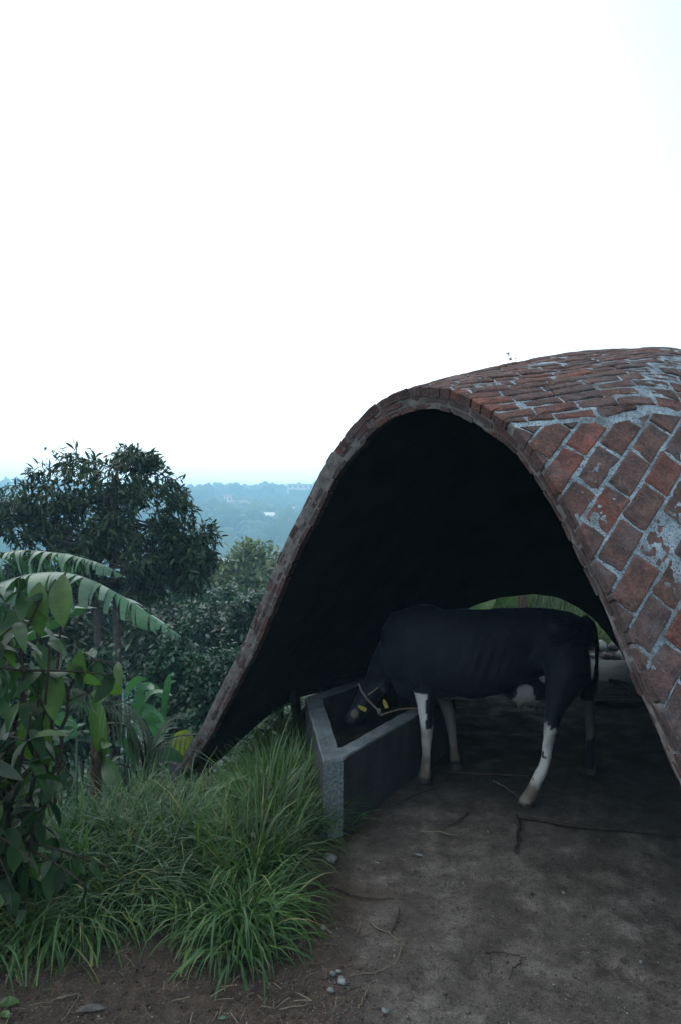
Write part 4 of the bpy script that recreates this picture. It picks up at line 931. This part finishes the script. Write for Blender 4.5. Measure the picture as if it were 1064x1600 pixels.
for (x0, y0, x1, y1, dd, wv) in ((200, 1110, 262, 1145, 6.3, .07), (210, 1115, 240, 1078, 6.6, .06), (255, 1175, 225, 1120, 6.2, .06), (250, 1180, 272, 1055, 6.6, .035), (240, 1185, 205, 1150, 6, .05), (262, 1190, 290, 1150, 6.2, .05), (215, 1195, 180, 1165, 5.6, .05), (120, 1140, 62, 1125, 7, .07), (120, 1150, 85, 1165, 6.5, .07), (150, 1120, 100, 1095, 7, .06), (195, 1090, 232, 1062, 7.2, .05), (215, 1100, 268, 1088, 7.2, .06), (62, 1150, 120, 1128, 6.6, .06), (255, 1090, 215, 1075, 7.4, .05), (95, 1210, 40, 1190, 5.4, .05), (205, 1180, 232, 1105, 5.6, .018), (222, 1235, 245, 1170, 5.2, .016), (212, 1230, 196, 1150, 5.2, .02)):
    sp.append((P(x0, y0, dd), P((x0 + x1) / 2, min(y0, y1) - 14, dd), P(x1, y1, dd - .2), wv))
simple_leafset(pg, sp, M['banana'])
mb = MB()
for q in range(0, len(sp), 2):
    a = sp[q][0]; g_ = a.copy(); g_[2] = hz(a[0], a[1]) - .05; mb.add(*tube([g_, a], [.018, .010], 5))
mb.build('stems', M['banana_dark'], pg, True)
# banana behind the rear opening
rb = empty('banana_behind', tuple(P(800, 1000, 11.6)), 'broad banana leaves on the bank seen over the back of the cow', 'banana plant')
simple_leafset(rb, [(P(760, 985, 11.6), P(775, 935, 11.6), P(745, 915, 11.6), .2), (P(780, 985, 11.4), P(800, 940, 11.4), P(792, 895, 11.4), .24), (P(800, 985, 11.8), P(812, 935, 11.8), P(838, 905, 11.8), .16), (P(740, 985, 11.2), P(750, 945, 11.2), P(775, 925, 11.2), .16)], M['shrub_light'])
mb = MB(); mb.add(*tube([P(816, 1000, 11.2), P(817, 900, 11.2)], [.09, .07], 8)); mb.build('stem', M['stem'], rb, True)
# post and hanging leaf in the left low gap
pb = empty('tree_stump', tuple(P(466, 1150, 7.6)), 'brown trunk standing just outside the low gap beside the trough', 'tree')
mb = MB(); mb.add(*tube([P(467, 1175, 7.6), P(466, 1130, 7.6), P(462, 1095, 7.6), P(452, 1060, 7.6)], [.075, .06, .055, .05], 9)); mb.build('trunk', M['bark'], pb, True)
gb = empty('broad_leaf_plant', tuple(P(440, 1150, 7.9)), 'pale green banana leaf arching across the low gap left of the trough', 'banana plant')
banana_frond(gb, [P(392, 1140, 7.6), P(412, 1108, 7.7), P(438, 1094, 7.8), P(462, 1092, 7.8)], .16, M['shrub_light'], rg, .12, 1.2, 24, .5)

# ------------------------------------------------------------------ cycad fronds
def cycad(px, py, d, fr, label):
    b_ = P(px, py, d); g_ = hz(b_[0], b_[1]); e_ = empty('cycad', (b_[0], b_[1], g_), label, 'cycad')
    lv = leaf_tpl(4, .085, .25, .45)
    for (mx_, my_, ex, ey, L) in fr:
        A_, B_, C_ = b_, P(mx_, my_, d - .15), P(ex, ey, d - .4); s_ = np.linspace(0, 1, 42)[:, None]; C = (1 - s_) ** 2 * A_ + 2 * s_ * (1 - s_) * B_ + s_ ** 2 * C_; T = nrm(np.gradient(C, axis=0)); up = np.array([0, -.35, 1.])
        mb = MB(); mb.add(*tube(C, np.linspace(.011, .003, 42), 5)); fo = mb.build('frond', M['palm'], e_, True)
        pos_, dr_, sc_ = [], [], []
        for sd_ in (-1, 1):
            lt = nrm(np.cross(T, up)) * sd_; k_ = np.arange(6, 42, 2) + (0 if sd_ < 0 else 1); k_ = k_[k_ < 42]; f = k_ / 41
            pos_.append(C[k_]); dr_.append(nrm(lt[k_] + T[k_] * .45 - np.array([0, 0, .25]) + RNG.normal(0, .05, (len(k_), 3)))); sc_.append(L * np.clip(np.sin(np.pi * (f * .86 + .1)), .1, 1) ** .7)
        V, F = inst(*lv, frames(np.concatenate(pos_), np.concatenate(dr_), (0, 0, 1), np.concatenate(sc_), RNG, .12)); obj('leaflets', mesh('leaflets', V, F), M['palm'], fo)
    mb = MB(); mb.add(*tube([np.array([b_[0], b_[1], g_ - .1]), b_], [.06, .045], 8)); mb.build('stem', M['stem'], e_, True)
cycad(228, 1225, 5.4, [(215, 1100, 160, 1105, .24), (235, 1090, 175, 1095, .26), (225, 1140, 320, 1150, .24), (200, 1180, 150, 1200, .2), (240, 1120, 285, 1115, .22), (235, 1200, 300, 1230, .2), (220, 1090, 135, 1150, .24)], 'dark cycad with comb-like fronds in the hollow left of the arch foot')
cycad(150, 1110, 6.2, [(130, 1060, 95, 1085, .2), (150, 1055, 110, 1120, .22), (160, 1060, 190, 1080, .2)], 'smaller cycad with fronds spread low behind the stump')

# ------------------------------------------------------------------ broad-leafed shrub in the left foreground: every leaf its own part
rg = np.random.default_rng(77)
bl = leaf_tpl(7, .42, .28, .35, .9)
lm_d = [mesh('leaf', *leaf_tpl(7, wv, fo, dr, .9), True) for wv, fo, dr in ((.42, .3, .3), (.38, .2, .5), (.46, .35, .15), (.36, .25, .7))]
lm_l = [m_.copy() for m_ in lm_d]
for m_ in lm_d: m_.materials.append(M['shrub'])
for m_ in lm_l: m_.materials.append(M['shrub_light'])
def put_leaf(e_, p, dirv, size, up=(0, 0, 1), light=False, roll=.35):
    Mt = frames(np.array([p]), np.array([dirv]), up, np.array([size]), rg, roll)[0]
    ms = lm_l if light else lm_d; me_ = ms[rg.integers(4)]; o_ = bpy.data.objects.new('leaf', me_); COL.objects.link(o_); o_.parent = e_
    o_.matrix_parent_inverse = Matrix.Translation(e_.location).inverted()
    o_.matrix_basis = Matrix([list(Mt[0]), list(Mt[1]), list(Mt[2]), [0, 0, 0, 1]])
def shrub(px, py, d, stems, label, nl, size, boxpx, lightf=.08):
    b_ = P(px, py, d); g_ = hz(b_[0], b_[1]); e_ = empty('broad_leaf_shrub', (b_[0], b_[1], g_), label, 'shrub', None); tb = []; nodes = []
    for (mx_, my_, ex, ey, dd) in stems:
        A_ = np.array([b_[0], b_[1], g_ - .05]); B_, C_ = P(mx_, my_, d), P(ex, ey, dd); s_ = np.linspace(0, 1, 14)[:, None]; C = (1 - s_) ** 2 * A_ + 2 * s_ * (1 - s_) * B_ + s_ ** 2 * C_ + rg.normal(0, .012, (14, 3)) * np.minimum(1, s_ * 3)
        o_ = tubes_obj('stem', [(C, np.linspace(.018, .005, 14))], M['twig'], e_, 6)
        for k in range(4, 14): nodes.append((C[k], nrm(C[min(k + 1, 13)] - C[k - 1])))
        for q in range(6):
            k = rg.integers(5, 13); dv = nrm(rg.normal(0, 1, 3) + np.array([0, -.2, .1])); t2 = [C[k] + dv * u + np.array([0, 0, -.25 * u * u]) for u in np.linspace(0, rg.uniform(.18, .42), 6)]
            tb.append((np.array(t2), np.linspace(.006, .003, 6))); 
            for u in range(1, 6): nodes.append((t2[u], dv))
    tubes_obj('twigs', tb, M['twig'], e_, 5)
    for k in range(nl):
        p, dv = nodes[rg.integers(len(nodes))]; dr_ = nrm(dv * .5 + rg.normal(0, .75, 3) + np.array([0, -.15, -.55])); put_leaf(e_, p, dr_, size * rg.uniform(.6, 1.2), light=rg.random() < lightf)
    return e_
shrub(10, 1420, 3.0, [(10, 1250, 40, 960, 2.9), (40, 1250, 90, 1010, 2.9), (-20, 1200, -5, 930, 2.8), (40, 1300, 105, 1190, 3.0), (-10, 1300, 55, 1110, 2.7), (-40, 1200, -60, 980, 2.8), (10, 1350, 60, 1270, 2.9), (-20, 1300, 0, 1170, 2.6)], 'tall broad leafed shrub in the near left corner with dark hanging leaves', 250, .142, None, .04)
shrub(75, 1190, 4.2, [(80, 1080, 50, 960, 4.1), (100, 1080, 130, 1020, 4.2), (60, 1120, 10, 1010, 4.0)], 'slimmer shrub behind it, below the banana leaves', 120, .16, None, .05)
sg = empty('young_shoot', tuple(P(95, 1010, 3.1)), 'bright fresh leaves standing out at the top of the left shrubs', 'shrub')
for (x0, y0, x1, y1, s_) in ((100, 898, 92, 985, .25), (86, 905, 78, 985, .18), (60, 1092, 38, 1235, .40), (45, 1095, 60, 1160, .18), (128, 1060, 118, 1000, .15), (10, 965, -5, 1030, .22), (62, 910, 52, 1000, .25), (40, 960, 5, 975, .18), (105, 1035, 132, 1075, .18), (90, 1050, 80, 1120, .22), (185, 1035, 180, 1060, .12)):
    d2 = 3.0; a = P(x0, y0, d2); c_ = P(x1, y1, d2 - .1); put_leaf(sg, a, c_ - a, s_ * .98, (0, -1, .2), s_ > .2 or x0 > 100, .15)
tubes_obj('stem', [(np.array([P(60, 1300, 3.05), P(85, 1100, 3.05), P(102, 895, 3.0)]), np.array([.012, .008, .004])), (np.array([P(70, 1200, 3.05), P(55, 1120, 3.05), P(60, 1090, 3.0)]), np.array([.008, .006, .004]))], M['twig'], sg)

# ------------------------------------------------------------------ sprouts growing out of the vault top
for (px, py, s_, lab) in ((795, 573, 1.0, 'tiny two-leafed sprout growing on top of the brick vault'), (806, 573, .55, 'smaller sprout just right of the tiny one on the vault')):
    h = bv.find_nearest(Vector(P(px, py, 4.25)))[0]; b_ = np.array(h); e_ = empty('sprout', tuple(b_), lab, 'plant')
    tubes_obj('stem', [(np.array([b_, b_ + np.array([.004, 0, .03 * s_]), b_ + np.array([-.004, 0, .065 * s_])]), np.array([.0018, .0015, .001]))], M['twig'], e_)
    for k in range(5):
        dv = nrm(RNG.normal(0, 1, 3) + np.array([0, 0, .3])); V, F = inst(*LT1, frames(np.array([b_ + np.array([0, 0, .03 + .035 * k / 4]) * s_]), dv[None], (0, -1, 0), np.array([.026 * s_]))); obj('leaf', mesh('leaf', V, F), M['leaf_mid'], e_)

# ------------------------------------------------------------------ behind: floor slab, gutter, rubble, grating
sl = empty('floor_slab', tuple(P(960, 1050, 8.6)), 'pale cement slab by the rear opening of the shelter', 'slab')
mb = MB(); mb.add([(2.9, 8.3, .0), (4.3, 7.1, .0), (4.5, 9.4, .0), (3.0, 9.6, .0), (2.9, 8.3, .045), (4.3, 7.1, .045), (4.5, 9.4, .045), (3.0, 9.6, .045)], [(4, 5, 6, 7), (0, 1, 5, 4), (1, 2, 6, 5), (3, 0, 4, 7), (2, 3, 7, 6)]); mb.build('slab', M['concrete'], sl)
gr = empty('gutter_grating', tuple(P(930, 1065, 7.9)), 'dark iron grating over the gutter near the rear opening', 'grating')
for k in range(9): MB().box((2.95, 7.2 + k * .11, .035), (.30, .018, .012)).build('bar', M['iron'], gr)
for xx in (2.64, 3.26): MB().box((xx, 7.64, .032), (.02, .52, .02)).build('side_rail', M['iron'], gr)
cb = empty('gutter_kerb', (3.6, 7.4, 0), 'low cement kerb running beside the gutter', 'kerb'); R = np.array(Matrix.Rotation(-.95, 3, 'Z'))
MB().box((3.55, 7.55, .04), (.62, .05, .05), R).build('kerb', M['concrete'], cb)
def stone_mesh(seed, sub=2):
    V, F = ico(sub); V = V * np.array([1, .75, .6]); V = V * (1 + .28 * fbm(V * 1.3 + seed * 7.3, 2, seed) + .08 * fbm(V * 4, 2, seed + 2))[:, None]; return mesh('stone', V, F)
SM = [stone_mesh(s_) for s_ in range(6)]; SMd = [m_.copy() for m_ in SM]
for m_ in SM: m_.materials.append(M['stone'])
for m_ in SMd: m_.materials.append(M['stone_dark'])
def stone(x, y, s_, label, group=None, dark=False, dz=0.0, k=None):
    o_ = bpy.data.objects.new('stone', (SMd if dark else SM)[(rg.integers(6) if k is None else k)]); COL.objects.link(o_)
    o_.location = (x, y, hz(x, y) + s_ * .42 + dz); o_.scale = (s_, s_, s_); o_.rotation_euler = (rg.uniform(-.3, .3), rg.uniform(-.3, .3), rg.uniform(0, 6)); return tag(o_, label, 'stone', group)
for k in range(16): stone(3.15 + .15 * (k % 8) + rg.normal(0, .04), 9.75 + .1 * (k // 8) + rg.normal(0, .04), rg.uniform(.05, .13), 'rubble stone in the row along the rear opening', 'rubble along the rear opening', dark=k % 3 > 0, dz=.03 + .10 * (k // 8))

# ------------------------------------------------------------------ stones, twigs and scraps on the ground
x, y = gpt(517, 1345); stone(x, y, .045, 'rough pale lump of stone at the grass edge below the trough', k=2)
for (px, py, s_, lab) in ((589, 1350, .014, 'small round cream pebble below the trough'), (603, 1381, .007, 'tiny whitish pebble below the cream one'), (520, 1532, .016, 'bluish stone at the gravel patch near the bottom edge'), (534, 1544, .020, 'bluish stone, right one of the gravel patch'), (517, 1558, .018, 'pale stone, lowest of the gravel patch'), (529, 1527, .012, 'small stone at the top of the gravel patch'), (762, 1308, .010, 'small pale pebble below the hind hoof of the cow'), (601, 1590, .014, 'small white stone at the bottom edge'), (767, 1498, .008, 'tiny pebble beside the long dark twig'), (722, 1430, .008, 'grey pebble in the middle of the mud'), (1002, 1501, .012, 'grey pebble in the mud near the right edge'), (880, 1396, .010, 'pebble halfway to the right edge'), (505, 1450, .016, 'dark stone just off the grass')):
    x, y = gpt(px, py); stone(x, y, s_, lab)
n_ = 1500; px = rg.uniform(0, 1064, n_); py = rg.uniform(1270, 1640, n_); w_ = (rg.random(n_) < np.where(px < 560, .9, .5)); px, py = px[w_], py[w_]
dd = FPX * CH / (py - HZ); x, y = (px - 532) / FPX * dd, dd; tv, tf = ico(1); tv = tv * np.array([1, .8, .6]); s_ = .0022 + .0055 * rg.random(len(x)) ** 3
Ms = frames(np.stack([x, y, height(x, y) + s_ * .3], -1), rg.normal(0, 1, (len(x), 3)) * np.array([1, 1, .1]), (0, 0, 1), s_, rg, .2); V, F = inst(tv, tf, Ms)
tag(obj('gravel', mesh('gravel', V * 1.0, F), M['stone_dark']), 'scattered grit and small gravel on the bare earth', 'gravel', kind='stuff')
# gravel pocket at bottom
n_ = 60; px = rg.normal(540, 22, n_); py = rg.normal(1560, 26, n_); dd = FPX * CH / (py - HZ); x, y = (px - 532) / FPX * dd, dd; s_ = rg.uniform(.003, .009, n_)
V, F = inst(tv, tf, frames(np.stack([x, y, height(x, y) + s_ * .3], -1), rg.normal(0, 1, (n_, 3)) * np.array([1, 1, .1]), (0, 0, 1), s_, rg, .2)); tag(obj('grit', mesh('grit', V, F), M['stone_dark']), 'pocket of grit near the bottom edge', 'gravel', kind='stuff')
oc_v = np.array([(1, 0, 0), (-1, 0, 0), (0, .8, 0), (0, -.8, 0), (0, 0, .6), (0, 0, -.6)]); oc_f = np.array([(0, 2, 4), (2, 1, 4), (1, 3, 4), (3, 0, 4), (2, 0, 5), (1, 2, 5), (3, 1, 5), (0, 3, 5)])
n_ = 11000; px = rg.uniform(-20, 1090, n_); py = 1235 + 400 * rg.random(n_) ** .8; w_ = vnoise(np.stack([px / 60, py / 40, 0 * px], -1), 3) + rg.normal(0, .4, n_) > -.1; px, py = px[w_], py[w_]
dd = FPX * CH / (py - HZ); x, y = (px - 532) / FPX * dd, dd; s_ = .0014 + .0046 * rg.random(len(x)) ** 4
V, F = inst(oc_v, oc_f, frames(np.stack([x, y, height(x, y) + s_ * .3], -1), rg.normal(0, 1, (len(x), 3)) * np.array([1, 1, .2]), (0, 0, 1), s_, rg, .3)); tag(obj('sand', mesh('sand', V, F), M['grit']), 'coarse sand and grit lying on the trodden mud', 'sand', kind='stuff')
# clods of earth
n_ = 3600; px = rg.uniform(-20, 1080, n_); py = rg.uniform(1290, 1650, n_); w_ = rg.random(n_) < np.where(px < 540, 1.0, .5); px, py = px[w_], py[w_]; dd = FPX * CH / (py - HZ); x, y = (px - 532) / FPX * dd, dd; s_ = .003 + .010 * rg.random(len(x)) ** 4
V, F = inst(tv, tf, frames(np.stack([x, y, height(x, y) + s_ * .2], -1), rg.normal(0, 1, (len(x), 3)) * np.array([1, 1, .1]), (0, 0, 1), s_, rg, .2)); tag(obj('clods', mesh('clods', V, F), M['ground']), 'crumbs of dark earth on the ground', 'earth', kind='stuff')
def stick(pts, r_, mat, label, name='twig', cat='twig', group=None, lift=.004, jit=.003):
    q = []
    for (px, py) in pts: x, y = gpt(px, py); q.append((x, y, hz(x, y) + r_ + lift))
    q = np.array(q); k = max(10, len(q) * 4); C = smoothc(q, k, 5) if len(q) > 2 else resample(q, np.linspace(0, 1, k)); C[1:-1] += rg.normal(0, jit, (k - 2, 3)) * np.array([1, 1, .3])
    mb = MB(); mb.add(*tube(C, np.linspace(r_, r_ * .5, k), 6)); return tag(mb.build(name, mat, None, True), label, cat, group)
for pts, r_, mt, lab in (
    ([(576, 1443), (585, 1452), (612, 1462), (626, 1485), (622, 1505), (600, 1520), (570, 1530), (546, 1532)], .0032, 'straw', 'long curled piece of pale string on the mud'),
    ([(564, 1428), (560, 1448), (553, 1458)], .004, 'straw', 'forked pale root near the curled string'),
    ([(624, 1424), (617, 1445), (611, 1462)], .004, 'twig', 'short dark twig right of the curled string'),
    ([(806, 1284), (812, 1300), (804, 1340)], .014, 'twig', 'thick dark stick standing out in front of the hind hoof'),
    ([(806, 1284), (850, 1290), (900, 1302), (960, 1305), (1010, 1310), (1064, 1312)], .012, 'twig', 'long dark branch lying across the shade on the right'),
    ([(730, 1276), (712, 1292), (688, 1302)], .006, 'twig', 'bent twig below the front legs'),
    ([(656, 1302), (690, 1306), (714, 1312)], .006, 'straw', 'pale strip of bark below the front legs'),
    ([(700, 1213), (760, 1215), (830, 1218)], .010, 'stem', 'straight stick lying behind the front hooves'),
    ([(620, 1262), (660, 1243), (700, 1225)], .006, 'stem', 'thin stick leaning along the trough foot'),
    ([(770, 1225), (795, 1236), (812, 1252)], .004, 'straw', 'thin straw by the hind hoof'),
    ([(757, 1485), (790, 1488), (822, 1496)], .004, 'twig', 'long dark twig in the middle of the mud'),
    ([(765, 1490), (768, 1515), (762, 1532)], .003, 'twig', 'thin twig crossing below the long dark one'),
    ([(812, 1500), (800, 1515), (795, 1530)], .004, 'twig', 'short twig to the right of the crossing one'),
    ([(520, 1390), (560, 1405), (615, 1408)], .005, 'twig', 'root running from the grass into the mud'),
    ([(0, 1505), (25, 1492), (60, 1478)], .008, 'straw', 'pale dry stalk at the left edge'),
    ([(0, 1515), (30, 1505), (55, 1490)], .006, 'straw', 'second pale dry stalk below the first at the left edge'),
    ([(90, 1567), (125, 1558)], .004, 'straw', 'short straw on the brown earth at the lower left'),
    ([(125, 1558), (112, 1580), (95, 1598)], .0025, 'straw', 'thin bent straw at the lower left'),
    ([(437, 1582), (485, 1577)], .003, 'straw', 'thin straw near the bottom middle'),
    ([(340, 1582), (334, 1600)], .003, 'straw', 'short straw touching the bottom edge'),
    ([(180, 1494), (205, 1478)], .003, 'straw', 'small straw below the left grass tufts'),
    ([(210, 1520), (216, 1537)], .006, 'twig', 'short dark bark piece below the tufts'),
    ([(560, 1585), (572, 1560), (578, 1545)], .003, 'straw', 'small upright straw beside the gravel patch'),
    ([(620, 1374), (628, 1384), (640, 1388)], .002, 'straw', 'tiny straw in the upper mud')):
    stick(pts, r_, M[mt], lab, 'string' if 'string' in lab else 'twig', 'string' if 'string' in lab else 'twig')
# scattered fine litter
n_ = 420; px = rg.uniform(0, 1064, n_); py = 1270 + 340 * rg.random(n_); dd = FPX * CH / (py - HZ); x, y = (px - 532) / FPX * dd, dd; az = rg.uniform(0, 6.28, n_)
V, F = inst(*leaf_tpl(2, .07, .2, .0), frames(np.stack([x, y, height(x, y) + .006], -1), np.stack([np.cos(az), np.sin(az), rg.normal(0, .08, n_)], -1), (0, 0, 1), .015 + .05 * rg.random(n_) ** 2, rg, .3)); tag(obj('litter', mesh('litter', V, F), M['stem']), 'fine dry plant litter strewn over the ground', 'litter', kind='stuff')
def scrap(px, py, s_, mat, label, name='dead_leaf', cat='leaf', dx=1, dy=.3, wd=.4):
    x, y = gpt(px, py); V, F = inst(*leaf_tpl(4, wd, .3, .1), frames(np.array([[x, y, hz(x, y) + .012]]), np.array([[dx, dy, .05]]), (0, 0, 1), np.array([s_]), rg, .2)); tag(obj(name, mesh(name, V, F, True), M[mat]), label, cat)
scrap(647, 1342, .055, 'stone', 'pale grey chip of wood on the mud below the trough', 'wood_chip', 'wood chip', 1, -.6, .35)
scrap(118, 1584, .11, 'stone_dark', 'dark curled dead leaf on the brown earth at the lower left', dx=1, dy=.25)
scrap(-5, 1580, .08, 'shrub_light', 'bright green seedling leaf in the lower left corner', 'seedling', 'plant', 1, .2, .6)
scrap(2, 1592, .05, 'shrub_light', 'second bright seedling leaf in the lower left corner', 'seedling', 'plant', 1, -.6, .6)
scrap(342, 1595, .03, 'banana', 'small fallen green leaf at the bottom edge', 'fallen_leaf', 'leaf', 1, .4, .5)
scrap(425, 1545, .05, 'stem', 'brown dead leaf below the lowest tuft', dx=1, dy=.8)

# ------------------------------------------------------------------ haze
m = bpy.data.materials.new('haze'); m.use_nodes = True; t = m.node_tree; t.nodes.clear(); o = N(t, 'ShaderNodeOutputMaterial'); pv = N(t, 'ShaderNodeVolumePrincipled')
pv.inputs['Color'].default_value = (.45, .79, 1, 1); pv.inputs['Density'].default_value = HAZE_D; pv.inputs['Anisotropy'].default_value = 0; t.links.new(pv.outputs[0], o.inputs['Volume'])
if HAZE_D > 0:
    hb = MB().box((0, 0, 29), (1500, 1500, 81)).build('haze', m); tag(hb, 'thin blue mist filling the valley', 'haze', kind='stuff')
